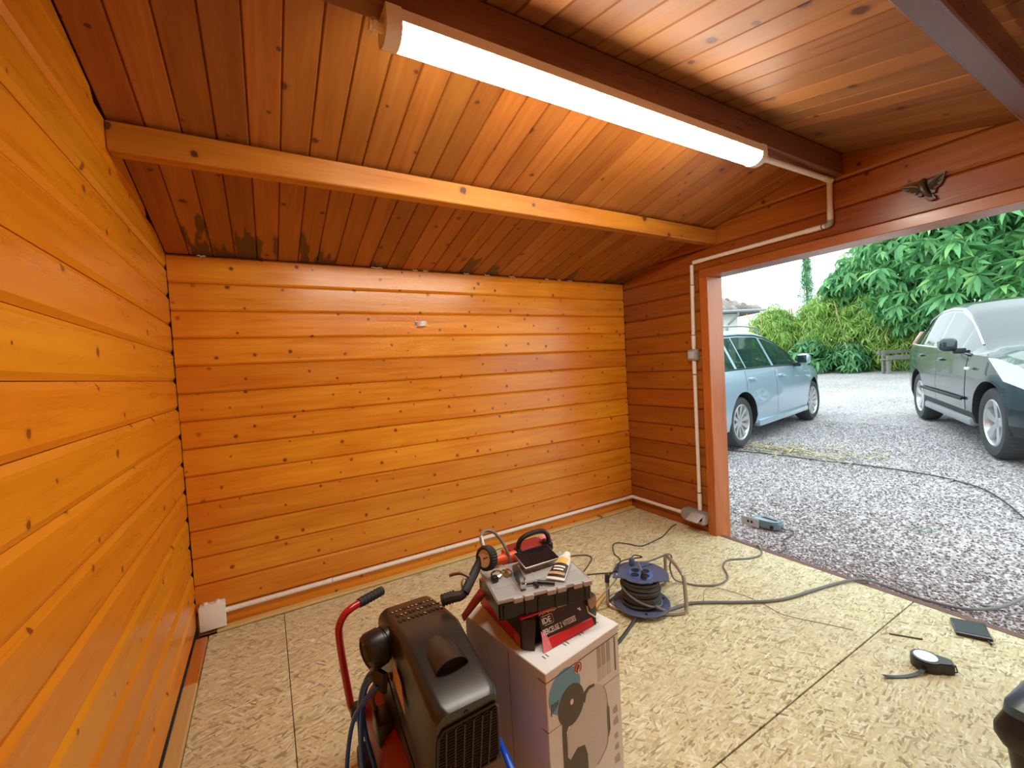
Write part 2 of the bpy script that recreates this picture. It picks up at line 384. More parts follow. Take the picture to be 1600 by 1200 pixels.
def lamp_mat():
    m, nt, p = newmat('lit_diffuser')
    p.inputs['Base Color'].default_value = (.9, .9, .88, 1); p.inputs['Emission Color'].default_value = (1.0, .93, .79, 1); p.inputs['Emission Strength'].default_value = LAMP_STRENGTH
    nz = nd(nt, 'ShaderNodeTexNoise'); L(nt, mapr(nt, nz.outputs['Fac'], 0, 1, .45, .55), p.inputs['Roughness'])
    return m
M_lamp = lamp_mat()
M_blueCar = plain('pale_blue_metallic_paint', (.36, .49, .60), .32, .35, coat=1.0)
M_darkCar = plain('dark_teal_metallic_paint', (.030, .046, .052), .25, .15, coat=.6, spec=.35)
M_trim = plain('black_car_trim', (.02, .02, .022), .6)
M_tyre = plain('tyre_rubber', (.045, .047, .05), .75, noise=.2)
M_alloy = plain('silver_alloy_wheel', (.62, .63, .64), .32, .7)
M_lens = plain('clear_headlamp', (.78, .80, .82), .12, coat=1)
M_seat = plain('grey_seat_cloth', (.10, .11, .115), .9)
M_tail = plain('red_tail_lamp', (.45, .10, .08), .2, coat=1)
M_render = plain('pale_wall_render', (.84, .82, .77), .9, noise=.05)
M_tile = island('grey_pink_roof_tile', [(.20, .15, .135), (.30, .24, .22), (.38, .32, .30)], .8)
M_gutter = plain('grey_zinc_gutter', (.34, .37, .40), .4, .6)
# ------------------------------------------------------------------ the setting
GX = [-6, 3.0, 3.2, 3.7, 4.4, 5.2, 6.0, 7.5, 9.0, 11.0, 13.5, 16.5, 20, 26, 40, 120]
GZ = [-.05, -.05, -.045, -.01, .05, .10, .130, .150, .170, .225, .30, .40, .53, .62, .8, 1.2]
def gz(x, y):
    return float(np.interp(x + .3 * y - .03, GX, GZ))
def make_ground():
    xs = list(np.linspace(W + .085, 9, 50)) + list(np.linspace(9.4, 30, 40)) + [34, 40, 50, 70, 110]
    ys = [-60, -40, -25, -15] + list(np.linspace(-10, 20, 61)) + [25, 32, 45, 70]
    vs = [(x, y, gz(x, y)) for x in xs for y in ys]; n = len(ys)
    fs = [(i * n + j, (i + 1) * n + j, (i + 1) * n + j + 1, i * n + j + 1) for i in range(len(xs) - 1) for j in range(n - 1)]
    m = MB(); m.add(vs, fs); o = m.build('ground', M_gravel, matrix=Matrix()); tag(o, kind='structure')
make_ground()

def plank_mesh(name, Ln, Wd, mat, T=.028, ch=.010, cd_=.010, k0=0.0, k1=0.0):
    hz = Wd / 2
    prof = [(T, -hz), (cd_, -hz), (0, -hz + ch), (0, hz - ch), (cd_, hz), (T, hz)]
    vs = [(-Ln / 2 + k0 * z, y, z) for y, z in prof] + [(Ln / 2 + k1 * z, y, z) for y, z in prof]; n = len(prof)
    fs = [tuple(reversed(range(n))), tuple(range(n, 2 * n))] + [(i, (i + 1) % n, n + (i + 1) % n, n + i) for i in range(n)]
    me = bpy.data.meshes.new(name); me.from_pydata(vs, [], fs); me.materials.append(mat)
    b = bmesh.new(); b.from_mesh(me); bmesh.ops.recalc_face_normals(b, faces=list(b.faces)); b.to_mesh(me); b.free()
    return me
def struct(name, mb, mat): 
    o = mb.build(name, mat, matrix=Matrix()); return tag(o, kind='structure')

# floor: a dark slab with the boards on it
fl = struct('floor', MB().box((0, FRONT_Y, -.16), (W + .02, 0, -.024)), M_backing)
def board(x0, y0, x1, y1, g=.0014):
    MB().rbox((x0 + g, y0 + g, -.02), (x1 - g, y1 - (g if y1 > -1 else .004), 0), r=.0012, seg=1).build('floor_panel', M_osb, fl)
board(.052, -1.88, .392, -.05); board(.392, -1.88, W - .002, -.05); board(.052, FRONT_Y, 1.55, -1.88); board(1.55, FRONT_Y, W - .002, -1.88)

# back wall
wb = struct('wall_back', MB().box((-.08, .024, -.16), (W + .08, .10, EAVE + .06)), M_backing)
me = plank_mesh('plank', W - .006, BP - .002, M_wall)
for k in range(14):
    zc = EAVE - BP * (k + .5)
    h = BP
    if k == 13: 
        zlow = -.02; h = EAVE - BP * 13 - zlow; zc = zlow + h / 2; me = plank_mesh('plank', W - .006, h - .002, M_wall)
    link('plank', me, wb, matrix=TR((W / 2 + random.uniform(-.001, .001), 0 + random.uniform(-.0012, .0012), zc)))
# side walls: boards half a step lower than the back wall's
def gable_poly(): return [(FRONT_Y - .1, -.16), (.1, -.16), (.1, EAVE + .04), (RIDGE_Y, RIDGE_Z + .06), (FRONT_Y - .1, EAVE + .04)]
MYZ = Matrix(((0, 0, 1, 0), (1, 0, 0, 0), (0, 1, 0, 0), (0, 0, 0, 1)))
wl = struct('wall_left', MB().prism(gable_poly(), -.10, -.024, MYZ), M_backing)
zt = EAVE - BP * .5; joints = [zt + BP * q for q in (3, 2, 1, 0)] + [zt - BP * q for q in range(1, 14)]
for a, b in zip(joints[:-1], joints[1:]):
    zc = (a + b) / 2
    y1 = 0.0 if a <= EAVE + .001 else -(zc - EAVE) / SL
    y0 = FRONT_Y if a <= EAVE + .001 else 2 * RIDGE_Y - y1
    k = 0 if a <= EAVE + .001 else 1 / SL
    if y1 - y0 < .15: continue
    if b < -.02: b = -.02; 
    me = plank_mesh('plank', y1 - y0, a - b - .002, M_wallL, k0=k, k1=-k, ch=.017, cd_=.009)
    link('plank', me, wl, matrix=TR((random.uniform(-.002, .002), (y0 + y1) / 2, (a + b) / 2), PI / 2))
# door wall: backing in pieces round the opening
mb = MB()
mb.prism([(POST_Y + .05, -.16), (.1, -.16), (.1, EAVE + .04), (POST_Y + .05, roof_z(POST_Y + .05) + .05)], W + .024, W + .10, MYZ)
mb.prism([(DOOR_END - .05, HEAD_Z + .03), (POST_Y + .05, HEAD_Z + .03), (POST_Y + .05, roof_z(POST_Y + .05) + .05), (RIDGE_Y, RIDGE_Z + .06), (DOOR_END - .05, roof_z(DOOR_END - .05) + .05)], W + .024, W + .10, MYZ)
mb.prism([(FRONT_Y - .1, -.16), (DOOR_END - .05, -.16), (DOOR_END - .05, roof_z(DOOR_END - .05) + .05), (FRONT_Y - .1, EAVE + .04)], W + .024, W + .10, MYZ)
wr = struct('wall_right', mb, M_backing)
HB = .1465; zh = 1.895
jo = [zh - BP * q for q in range(0, 15)]
for a, b in zip(jo[:-1], jo[1:]):
    b = max(b, -.02)
    if a <= -.02: break
    y0, y1 = POST_Y + .05, 0.0
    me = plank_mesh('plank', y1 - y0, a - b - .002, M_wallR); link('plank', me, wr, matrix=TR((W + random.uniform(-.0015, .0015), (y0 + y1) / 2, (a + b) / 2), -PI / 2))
for q in range(3):                                    # boards over the door run the whole length up into the gable
    b = zh + HB * q; a = b + HB
    zc = (a + b) / 2
    y1 = 0.0 if q == 0 else -(zc - EAVE) / SL; y0 = FRONT_Y if q == 0 else 2 * RIDGE_Y - y1; k = 0 if q == 0 else 1 / SL
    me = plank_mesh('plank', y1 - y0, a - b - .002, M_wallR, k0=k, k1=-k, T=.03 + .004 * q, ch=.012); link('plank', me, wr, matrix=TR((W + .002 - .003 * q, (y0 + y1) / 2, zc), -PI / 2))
# front wall behind the camera
struct('wall_front', MB().box((-.1, FRONT_Y - .10, -.16), (W + .1, FRONT_Y, EAVE + .06)), M_wallL)
# roof
rf = MB()
for sgn in (1, -1):
    ya = .25 if sgn == 1 else 2 * RIDGE_Y - .25
    rf.add([(-.35, ya, roof_z(ya) if sgn == 1 else roof_z(ya)), (W + .35, ya, roof_z(ya)), (W + .35, RIDGE_Y, RIDGE_Z), (-.35, RIDGE_Y, RIDGE_Z)], [(0, 1, 2, 3)])
vs = [(x, y, z + .024 + t) for x, y, z in [(-.35, .25, EAVE - SL * .25), (W + .35, .25, EAVE - SL * .25), (W + .35, RIDGE_Y, RIDGE_Z), (-.35, RIDGE_Y, RIDGE_Z), (W + .35, 2 * RIDGE_Y - .25, EAVE - SL * .25), (-.35, 2 * RIDGE_Y - .25, EAVE - SL * .25)] for t in (0, .06)]
fs = []
for t in (0, 1): fs += [(0 + t, 2 + t, 4 + t, 6 + t), (6 + t, 4 + t, 8 + t, 10 + t)]
fs += [(0, 2, 3, 1), (8, 10, 11, 9), (0, 1, 7, 6), (6, 7, 11, 10), (2, 4, 5, 3), (4, 8, 9, 5)]
cl = struct('ceiling', MB().add(vs, fs), M_backing)
LR = math.hypot(RIDGE_Y, RIDGE_Z - EAVE)
c_ = 1 / math.hypot(1, SL); s_ = SL * c_
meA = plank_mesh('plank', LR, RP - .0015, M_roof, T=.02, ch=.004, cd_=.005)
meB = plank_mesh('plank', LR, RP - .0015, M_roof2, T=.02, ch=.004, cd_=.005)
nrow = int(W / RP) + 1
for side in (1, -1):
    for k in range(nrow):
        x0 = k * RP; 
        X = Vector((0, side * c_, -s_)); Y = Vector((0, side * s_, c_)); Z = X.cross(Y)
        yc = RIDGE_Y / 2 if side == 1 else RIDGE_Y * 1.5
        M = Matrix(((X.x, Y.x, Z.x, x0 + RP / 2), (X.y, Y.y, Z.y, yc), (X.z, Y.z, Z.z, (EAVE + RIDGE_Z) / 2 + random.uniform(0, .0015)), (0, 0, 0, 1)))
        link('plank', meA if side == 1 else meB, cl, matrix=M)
# beams: box along x with the grain
def beam(name, y0, y1, z0, z1, mat, label, x0=.001, x1=W - .001):
    ln = x1 - x0; m = MB().rbox((-ln / 2, -(y1 - y0) / 2, -(z1 - z0) / 2), (ln / 2, (y1 - y0) / 2, (z1 - z0) / 2), r=.004, seg=1)
    o = m.build(name, mat, matrix=TR(((x0 + x1) / 2, (y0 + y1) / 2, (z0 + z1) / 2)), ang=30); tag(o, kind='structure'); return o
beam('trim_1', -1.632, -1.57, 2.203, 2.312, M_beam, '')
beam('trim_2', -.888, -.828, 2.048, 2.143, M_purlin, '')
beam('trim_3', -2.374, -2.314, 2.035, 2.139, M_beam, '')
# floor battens
def batten(name, x0, y0, x1, y1, z0, z1, mat):
    lx = math.hypot(x1 - x0, y1 - y0)
    return lx
def stick(name, p0, p1, wid, h, mat, parent=None):
    p0 = Vector(p0); p1 = Vector(p1); d = p1 - p0; ln = d.length; rz = math.atan2(d.y, d.x)
    m = MB().rbox((-ln / 2, -wid / 2, 0), (ln / 2, wid / 2, h), r=.003, seg=1)
    return tag(m.build(name, mat, matrix=TR((p0 + p1) / 2, rz)), kind='structure') if parent is None else m.build(name, mat, parent, matrix=TR((p0 + p1) / 2, rz))
stick('baseboard_back', (.085, -.0255, -.002), (W - .01, -.0255, -.002), .044, .016, M_pine)
stick('baseboard_left', (.026, FRONT_Y + .01, -.02), (.026, -.47, -.02), .05, .040, M_pine)
stick('trim_4', (.026, -.466, -.02), (.026, -.09, -.02), .05, .040, M_post)
# door opening: posts, head, sill
dr = empty('door_1', (W, (POST_Y + DOOR_END) / 2, 0), kind='structure')
def post(y0, y1):
    M = TR((W + .055, (y0 + y1) / 2, HEAD_Z / 2 - .02), 0, 0, -PI / 2); hw = (y1 - y0) / 2; hl = HEAD_Z / 2 + .02
    I = WM[dr.name].inverted()
    MB().rbox((-hl, -hw, -.085), (hl, hw, .085), r=.003, seg=1).build('post', M_post, dr, matrix=I @ M)
post(POST_Y, POST_Y + .062); post(DOOR_END - .062, DOOR_END)
hy = (POST_Y + DOOR_END) / 2; hl = (POST_Y - DOOR_END) / 2 + .062
MB().rbox((-hl, -.085, -.0275), (hl, .085, .0275), r=.003, seg=1).build('door_head', M_post, dr, matrix=WM[dr.name].inverted() @ TR((W + .055, hy, HEAD_Z + .0275), PI / 2))
stick('sill', (0.026, hy - WM[dr.name].translation.y - hl + .02, -.055), (0.026, hl - .02, -.055), .045, .052, M_sill, dr)
# thin shreds of white film caught where roof and back wall meet
def film():
    b = MB()
    for x in [.13, 1.00, 1.26, 1.33, 1.62, 1.78, 1.98, 2.30, 2.42, 2.52]:
        l = random.uniform(.03, .09); b.tube([(x + l * t, -.004 - .004 * math.sin(6 * t), EAVE - .004 + .004 * math.sin(9 * t + x)) for t in (0, .25, .5, .75, 1)], .0035, 5)
    tag(b.build('film_scrap', M_whitecap), 'white shreds of film poking out where the roof boards meet the back wall', 'film', kind='stuff')
film()

# ------------------------------------------------------------------ lamp and wiring
lt = empty('batten_light', (1.53, -1.6, 2.125), label='long lit white batten light under the dark ridge beam', cat='light')
def xprof(prof, x0, x1, mi=0, m=None):
    m = m or MB(); n = len(prof)
    vs = [(x0, y, z) for y, z in prof] + [(x1, y, z) for y, z in prof]
    m.add(vs, [tuple(range(n)), tuple(reversed(range(n, 2 * n)))] + [(i, n + i, n + (i + 1) % n, (i + 1) % n) for i in range(n)]); return m
LY, LZ = -1.6, 2.126
dif = [(LY + .042 * math.cos(a), LZ + .040 - .040 * math.sin(a) ** .8) for a in np.linspace(0.0, PI, 13)]
xprof(dif, .745, 2.335).build('diffuser', M_lamp, lt, ang=60)
hou = [(LY - .045, LZ + .040), (LY + .045, LZ + .040), (LY + .040, LZ + .074), (LY - .040, LZ + .074)]
xprof(hou, .735, 2.345).build('housing', M_white, lt)
for x0, x1 in ((.705, .745), (2.335, 2.372)):
    pr = [(LY + .046 * math.cos(a), LZ + .040 - .043 * max(math.sin(a), 0) ** .8) for a in np.linspace(0, PI, 13)] + [(LY - .042, LZ + .076), (LY + .042, LZ + .076)]
    xprof(pr, x0, x1).build('end_cap', M_white, lt)
g = MB().cyl((.705, LY, LZ + .04), (.672, LY, LZ + .04), .014, n=10); g.cyl((.69, LY, LZ + .04), (.68, LY, LZ + .04), .018, n=6); g.build('cable_gland', M_white, lt)
MB().cyl((2.372, LY, LZ + .045), (2.40, LY, LZ + .045), .016, n=12).build('cable_gland', M_greyp, lt)

cr = .0132; CXW = W - cr - .003
def conduit(pts, name, label, rings, elbows=()):
    t = empty(name, pts[0], label=label, cat='conduit', group='white wiring conduits on the walls')
    MB().tube(pts, cr, 12).build('pipe', M_white, t)
    for p, q in rings: MB().cyl(p, q, cr * 1.12, n=12).build('coupling', M_white, t); MB().cyl(q, tuple(b + (b - a) * .06 for a, b in zip(p, q)), cr * 1.04, n=12).build('joint_ring', M_blackm, t)
    for e in elbows: MB().tube(smooth_path(e, 4), cr * 1.25, 12).build('elbow', M_greyp, t)
conduit([(2.40, LY, 2.171), (W - .03, -1.585, 2.19)], 'wiring_conduit', 'short white conduit running from the lamp end to the door wall', [((2.40, LY, 2.171), (2.45, -1.599, 2.172)), ((3.0, -1.588, 2.186), (W - .03, -1.585, 2.19))])
conduit([(CXW, -1.572, 2.188), (CXW, -1.572, 1.975)], 'wiring_conduit', 'short upright white conduit on the gable boards below the ridge beam', [((CXW, -1.572, 2.04), (CXW, -1.572, 1.985))], [[(CXW, -1.572, 1.985), (CXW, -1.568, 1.966), (CXW, -1.548, 1.960)]])
conduit([(CXW, -1.548, 1.960), (CXW, -.715, 1.960)], 'wiring_conduit', 'white conduit running level over the door opening', [((CXW, -1.45, 1.96), (CXW, -1.53, 1.96)), ((CXW, -.79, 1.96), (CXW, -.715, 1.96))])
conduit([(CXW, -.700, 1.945), (CXW, -.690, 1.342)], 'wiring_conduit', 'upright white conduit above the small grey switch', [((CXW, -.697, 1.72), (CXW, -.698, 1.80)), ((CXW, -.691, 1.36), (CXW, -.692, 1.44))])
conduit([(CXW, -.690, 1.256), (CXW, -.690, .155)], 'wiring_conduit', 'long upright white conduit between the switch and the socket box', [((CXW, -.69, 1.256), (CXW, -.69, 1.16)), ((CXW, -.69, .155), (CXW, -.69, .28))])
conduit([(CXW, -.548, .096), (CXW, -.008, .096)], 'wiring_conduit', 'white conduit at skirting height on the door wall', [((CXW, -.50, .096), (CXW, -.548, .096)), ((CXW, -.06, .096), (CXW, -.02, .096))])
conduit([(.128, -cr - .003, .093), (W - .015, -cr - .003, .096)], 'wiring_conduit', 'long white conduit along the foot of the back wall', [((x, -cr - .003, .094), (x + .03, -cr - .003, .094)) for x in (.62, 1.32, 2.05, 2.62)] + [((W - .05, -cr - .003, .096), (W - .02, -cr - .003, .096))])
# grey switch
sw = empty('light_switch', (W, -.688, 1.30), label='small grey surface switch beside the door post', cat='switch')
MB().rbox((W - .042, -.728, 1.258), (W, -.648, 1.340), .012, 3).build('case', M_greyp, sw)
MB().rbox((W - .052, -.714, 1.272), (W - .040, -.662, 1.326), .006, 2).build('rocker', M_greyl, sw)
# double socket with one lid lifted
so = empty('socket_box', (W, -.64, .06), label='grey double socket box with one lid lifted, low on the door wall', cat='socket')
m = MB(); pts = []
for cy, a0 in ((-.725, -PI / 2), (-.575, PI / 2)):
    for k in range(9):
        a = a0 - PI / 2 + PI * k / 8 if cy < -.6 else a0 - PI / 2 + PI * k / 8
        pts.append((cy + .036 * math.sin(-PI * k / 8 if cy < -.6 else PI - PI * k / 8 + PI) , 0))
def capsule(y0, y1, z0, z1, r, n=6):
    P = []
    for (cy, cz, a0) in ((y1 - r, z1 - r, 0), (y0 + r, z1 - r, PI / 2), (y0 + r, z0 + r, PI), (y1 - r, z0 + r, 1.5 * PI)):
        for k in range(n + 1): a = a0 + PI / 2 * k / n; P.append((cy + r * math.cos(a), cz + r * math.sin(a)))
    return P
MB().prism(capsule(-.765, -.545, .055, .15, .038), W - .046, W, MYZ).build('case', M_greyp, so)
MB().prism(capsule(-.652, -.562, .066, .140, .012), W - .054, W - .044, MYZ).build('closed_lid', M_greyp, so)
MB().prism(capsule(-.752, -.662, .066, .140, .012), W - .049, W - .0445, MYZ).build('socket_face', M_greyl, so)
MB().cyl((W - .05, -.707, .100), (W - .0485, -.707, .100), .022, n=18).build('socket_well', M_coverin, so)
Ml = Matrix.Translation((W - .05, -.69, .135)) @ Euler((0, math.radians(62), 0)).to_matrix().to_4x4()
MB().rbox((0, -.048, -.082), (.009, .048, 0), .004, 2, M=Ml).build('open_lid', M_greyl, so)
# white junction box in the corner
jb = empty('junction_box', (.075, 0, .04), label='square white junction box in the back left corner at the floor', cat='box')
m = MB().rbox((.018, -.046, .028), (.128, -.001, .152), .004, 2); m.build('case', M_whitecap, jb)
MB().rbox((.016, -.052, .026), (.130, -.044, .150), .003, 2).build('cover', M_whitecap, jb)
for x in (.045, .098): MB().cyl((x, -.026, .148), (x, -.026, .163), .012, .009, n=12).build('cable_grommet', M_white, jb)
# white hook on the back wall
hk = empty('wall_hook', (1.29, 0, 1.60), label='small white plastic hook on the back wall', cat='hook')
m = MB().rbox((1.252, -.006, 1.579), (1.262, 0, 1.618), .002, 1)
m.rbox((1.252, -.006, 1.585), (1.332, 0, 1.617), .0025, 2); m.build('base', M_whitecap, hk)
m = MB(); P = smooth_path([(1.262, -.006, 1.596), (1.272, -.026, 1.597), (1.294, -.036, 1.600), (1.318, -.028, 1.602), (1.326, -.006, 1.602)], 4)
for a, b in zip(P[:-1], P[1:]):
    m.box((0, 0, 0), (1, 1, 1), M=Matrix(((b.x - a.x, 0, 0, a.x), (b.y - a.y, .004, 0, a.y), (b.z - a.z, 0, .03, a.z - .015), (0, 0, 0, 1))))
m.build('hook_arm', M_white, hk)
# carved bird over the door
bd = empty('carved_bird', (W, -1.95, 2.0), label='dark carved bird with spread wings on the boards over the door', cat='ornament')
X0 = W - .004
MXZ = lambda dx: Matrix(((0, 0, -1, X0 - dx), (1, 0, 0, 0), (0, 1, 0, 0), (0, 0, 0, 1)))
wingL = [(-1.945, 2.010), (-1.933, 2.021), (-1.922, 2.031), (-1.904, 2.038), (-1.889, 2.039), (-1.868, 2.042), (-1.876, 2.026), (-1.895, 2.009), (-1.913, 1.994), (-1.929, 1.979), (-1.945, 1.976)]
wingR = [(-1.957, 2.010), (-1.958, 2.036), (-1.968, 2.042), (-1.990, 2.044), (-2.026, 2.059), (-2.018, 2.025), (-2.008, 2.005), (-1.993, 1.995), (-1.989, 1.977), (-1.970, 1.976)]
for wg, tips in ((wingL, [(-1.874, 2.036), (-1.888, 2.018), (-1.906, 2.004), (-1.924, 1.988)]), (wingR, [(-2.020, 2.050), (-2.014, 2.026), (-2.004, 2.006), (-1.990, 1.990)])):
    MB().prism(wg, 0, .012, MXZ(0)).build('wing', M_bronze, bd)
    root_ = (-1.942, 2.0) if wg is wingL else (-1.964, 2.004)
    for ty, tz in tips:
        m = MB(); m.tube([(X0 - .013, root_[0], root_[1] + .008), (X0 - .017, (root_[0] + ty) / 2, (root_[1] + tz) / 2 + .004), (X0 - .012, ty, tz)], [.004, .0065, .002], 6); m.build('feather', M_bronze, bd)
m = MB(); P = smooth_path([(X0 - .014, -1.957, 2.048), (X0 - .022, -1.950, 2.038), (X0 - .026, -1.949, 2.018), (X0 - .028, -1.955, 1.996), (X0 - .026, -1.966, 1.975), (X0 - .022, -1.978, 1.962)], 4)
m.tube(P, [.004 + .010 * math.sin(PI * min(1, .12 + .88 * i / (len(P) - 1))) for i in range(len(P))], 10); m.build('body', M_bronze, bd)
m = MB().prism([(-1.955, 1.966), (-1.985, 1.970), (-1.994, 1.948), (-1.978, 1.944), (-1.962, 1.950)], 0, .018, MXZ(0)); m.build('tail', M_bronze, bd)
# ------------------------------------------------------------------ tall white appliance carton
BX = TR((.967, -1.794, 0), math.radians(9.3))
bx = empty('appliance_box', None, M=BX, label='tall white appliance carton with a blue oval and a grey appliance printed on it', cat='box')
BW, BD, BH = .308, .382, .48
m = MB().rbox((0, 0, 0), (BW, BD, BH - .012), .002, 1, M=BX); m.build('carton', M_card, bx)
m = MB().rbox((-.003, -.003, BH - .0135), (BW + .003, BD + .002, BH), .0018, 1, M=BX); m.build('lid', M_card, bx)
MB().box((.001, -.0012, BH - .030), (BW, 0, BH - .0285), M=BX).build('fold_line', M_ink, bx)
MB().box((-.0012, .0, BH - .031), (0, .03, BH - .0285), M=BX).box((-.0012, .155, 0), (0, .1565, BH - .012), M=BX).box((-.0012, .0, BH - .1655), (0, .02, BH - .163), M=BX).build('seam', M_kraft, bx)
for sx, sy in ((.045, .046), (.125, .044), (.19, .046), (.262, .050)):
    for d in (-.006, .006): MB().box((sx + d - .0012, sy - .007, BH), (sx + d + .0012, sy + .007, BH + .001), M=BX).build('staple', M_ink, bx)
m = MB().add([(BW, .10, BH - .004), (BW + .028, .13, BH - .006), (BW + .052, BD - .01, BH - .004), (BW, BD, BH - .004), (BW, .10, BH - .007), (BW + .028, .13, BH - .009), (BW + .052, BD - .01, BH - .007), (BW, BD, BH - .007)],
             [(0, 1, 2, 3), (7, 6, 5, 4), (0, 4, 5, 1), (1, 5, 6, 2), (2, 6, 7, 3), (3, 7, 4, 0)], BX); m.build('flap', M_kraft, bx)
MF = BX @ Matrix(((1, 0, 0, 0), (0, 0, -1, 0), (0, 1, 0, BH), (0, 0, 0, 1)))      # (s, t, out of the face)
def pr(name, poly, mat, lift=.0006): MB().prism(poly, 0, lift, MF).build(name, mat, bx)
def ell(cx, cy, a, b, rot=0, n=28): return [(cx + a * math.cos(t) * math.cos(rot) - b * math.sin(t) * math.sin(rot), cy + a * math.cos(t) * math.sin(rot) + b * math.sin(t) * math.cos(rot)) for t in np.linspace(0, 2 * PI, n, endpoint=False)]
pr('printed_oval', ell(.068, -.083, .062, .060), M_inkb)
m = MB(); 
for i in range(5): m.prism([(.012 + .006 * i, -.125 + .004 * i), (.015 + .006 * i, -.125 + .004 * i), (.018 + .006 * i, -.095 - .004 * (i % 2)), (.014 + .006 * i, -.095)], .0006, .001, MF)
m.build('printed_lettering', M_ink, bx)
outl = smooth_path([(.150, -.130, 0), (.20, -.135, 0), (.232, -.165, 0), (.243, -.225, 0), (.238, -.31, 0), (.225, -.345, 0), (.175, -.372, 0), (.15, -.36, 0), (.142, -.32, 0), (.10, -.29, 0), (.075, -.285, 0), (.072, -.21, 0), (.12, -.175, 0)], 5, closed=True)
pr('printed_jug', [(p.x, p.y) for p in outl], M_inkl, .0008)
m = MB(); P = outl
P2 = [p for p in P if p.x > .18 and p.y < -.15]
m.tube([MF @ Vector((p.x, p.y, .0008)) for p in P2], .0014, 5); m.build('printed_outline', M_inkg, bx)
pr('printed_strap', [(.240, -.215), (.249, -.232), (.250, -.30), (.240, -.318), (.237, -.30), (.238, -.235)], M_ink, .0012)
pr('printed_disc', ell(.090, -.135, .052, .056, 0), M_ink, .0014)
pr('printed_disc_stem', [(.052, -.165), (.082, -.175), (.066, -.20), (.066, -.27), (.075, -.285), (.105, -.268), (.135, -.278), (.145, -.31), (.145, -.46), (.05, -.46), (.05, -.20)], M_ink, .0013)
pr('printed_disc_hole', ell(.091, -.127, .0065, .008), M_whitei, .002)
pr('printed_spout', [(.137, -.150), (.146, -.128), (.165, -.122), (.188, -.127), (.187, -.134), (.164, -.130), (.152, -.138), (.143, -.160)], M_ink, .0016)
for a, b in ((.206, .222), (.227, .243), (.249, .265)):
    for i in range(8):
        t0 = -.028 - i * .013; pr('printed_bar', [(a, t0 - .013), (b, t0 - .013), (b, t0), (a, t0)], [M_inkg, M_inkl][0] if i < 5 else M_inkl, .0006)
m = MB()
for i in range(18): m.prism(ell(.288, -.036 - i * .0058, .0045, .0022, 0, 8), 0, .0007, MF)
m.build('printed_small_text', M_ink, bx)
m = MB()
for i in range(13): m.prism(ell(.166, -.172 - i * .0108, .0016, .0022, 0, 6), .0008, .0013, MF)
m.build('printed_scale_dots', M_whitei, bx)
m = MB(); m.tube([MF @ Vector(p) for p in [(.225, -.155, .0004), (.308, -.158, .0004)]], .0007, 4); m.tube([MF @ Vector(p) for p in [(0, -.164, .0004), (.046, -.167, .0004)]], .0007, 4); m.build('printed_rule', M_ink, bx)
for y, s in ((-.255, .012), (-.291, .013), (-.337, .009), (-.372, .010), (-.41, .014)): pr('printed_icon', [(.278 - s * .8, y - s * .8), (.278 + s, y - s), (.278 + s * .6, y + s), (.278 - s, y + s * .5)], M_inkg, .0007)
pr('printed_emblem', ell(.123, -.045, .015, .017), M_whitei, .0016)
m = MB(); m.tube([MF @ Vector((.123 + .012 * math.cos(a), -.045 + .014 * math.sin(a), .0018)) for a in np.linspace(-1.2, 3.6, 16)], .0018, 5)
m.tube([MF @ Vector(p) for p in [(.118, -.058, .002), (.1185, -.042, .002), (.123, -.037, .002), (.127, -.043, .002), (.122, -.049, .002)]], .0022, 5); m.build('emblem_mark', plain('dull_red_ink', (.42, .06, .06), .5), bx)

# ------------------------------------------------------------------ torn drill carton
DX = TR((.966, -1.680, .4803), math.radians(-1.5))
dx = empty('drill_carton', None, M=DX, label='torn black and red power drill carton on the white carton', cat='box')
dw, dd, dh = .262, .285, .088; t = .003
m = MB().box((0, 0, 0), (dw, dd, t), M=DX).box((0, 0, 0), (t, dd, dh), M=DX).box((0, dd - t, 0), (dw, dd, dh), M=DX).box((dw - t, .05, 0), (dw, dd, dh), M=DX); m.build('carton', M_cardb, dx)
MB().box((-.0012, .012, .004), (0, dd - .01, .040), M=DX).build('printed_red_band', M_redp, dx)
m = MB()
for i in range(4): m.box((-.0018, .008 + i * .009, .006), (-.001, .012 + i * .009, .034), M=DX)
m.build('printed_bar_marks', M_pinkp, dx)
m = MB().add([(0, 0, dh), (.10, -.002, dh + .001), (.20, .0, dh), (dw - .01, .03, dh), (dw, dd, dh), (0, dd, dh)] + [(0, 0, dh - t), (.10, -.002, dh - t), (.20, .0, dh - t), (dw - .01, .03, dh - t), (dw, dd, dh - t), (0, dd, dh - t)],
             [(0, 1, 2, 3, 4, 5), (11, 10, 9, 8, 7, 6)] + [(i, (i + 1) % 6, 6 + (i + 1) % 6, 6 + i) for i in range(6)], DX); m.build('top_panel', M_redp, dx)
m = MB().prism(ell(.05, .014, .012, .006), dh + .001, dh + .0022, DX); m.build('printed_badge', M_gold, dx)
m = MB()
for i in range(4): m.box((.075 + i * .03, .006, dh + .001), (.094 + i * .03, .012, dh + .002), M=DX)
m.build('printed_marks', M_pinkp, dx)
# left lip of the hole: a dark torn panel folded in
m = MB().add([(.001, -.004, .0), (.026, -.026, -.0), (.036, -.012, .03), (.046, -.006, .074), (.03, -.002, .079), (.001, -.002, .086)], [(0, 1, 2, 3, 4, 5)], DX)
b = MB(); b.add(m.v, m.f); b.add([tuple(Vector(v) + Vector((.0, .003, 0))) for v in m.v], [tuple(reversed(m.f[0]))]); b.build('torn_panel', M_cardb, dx)
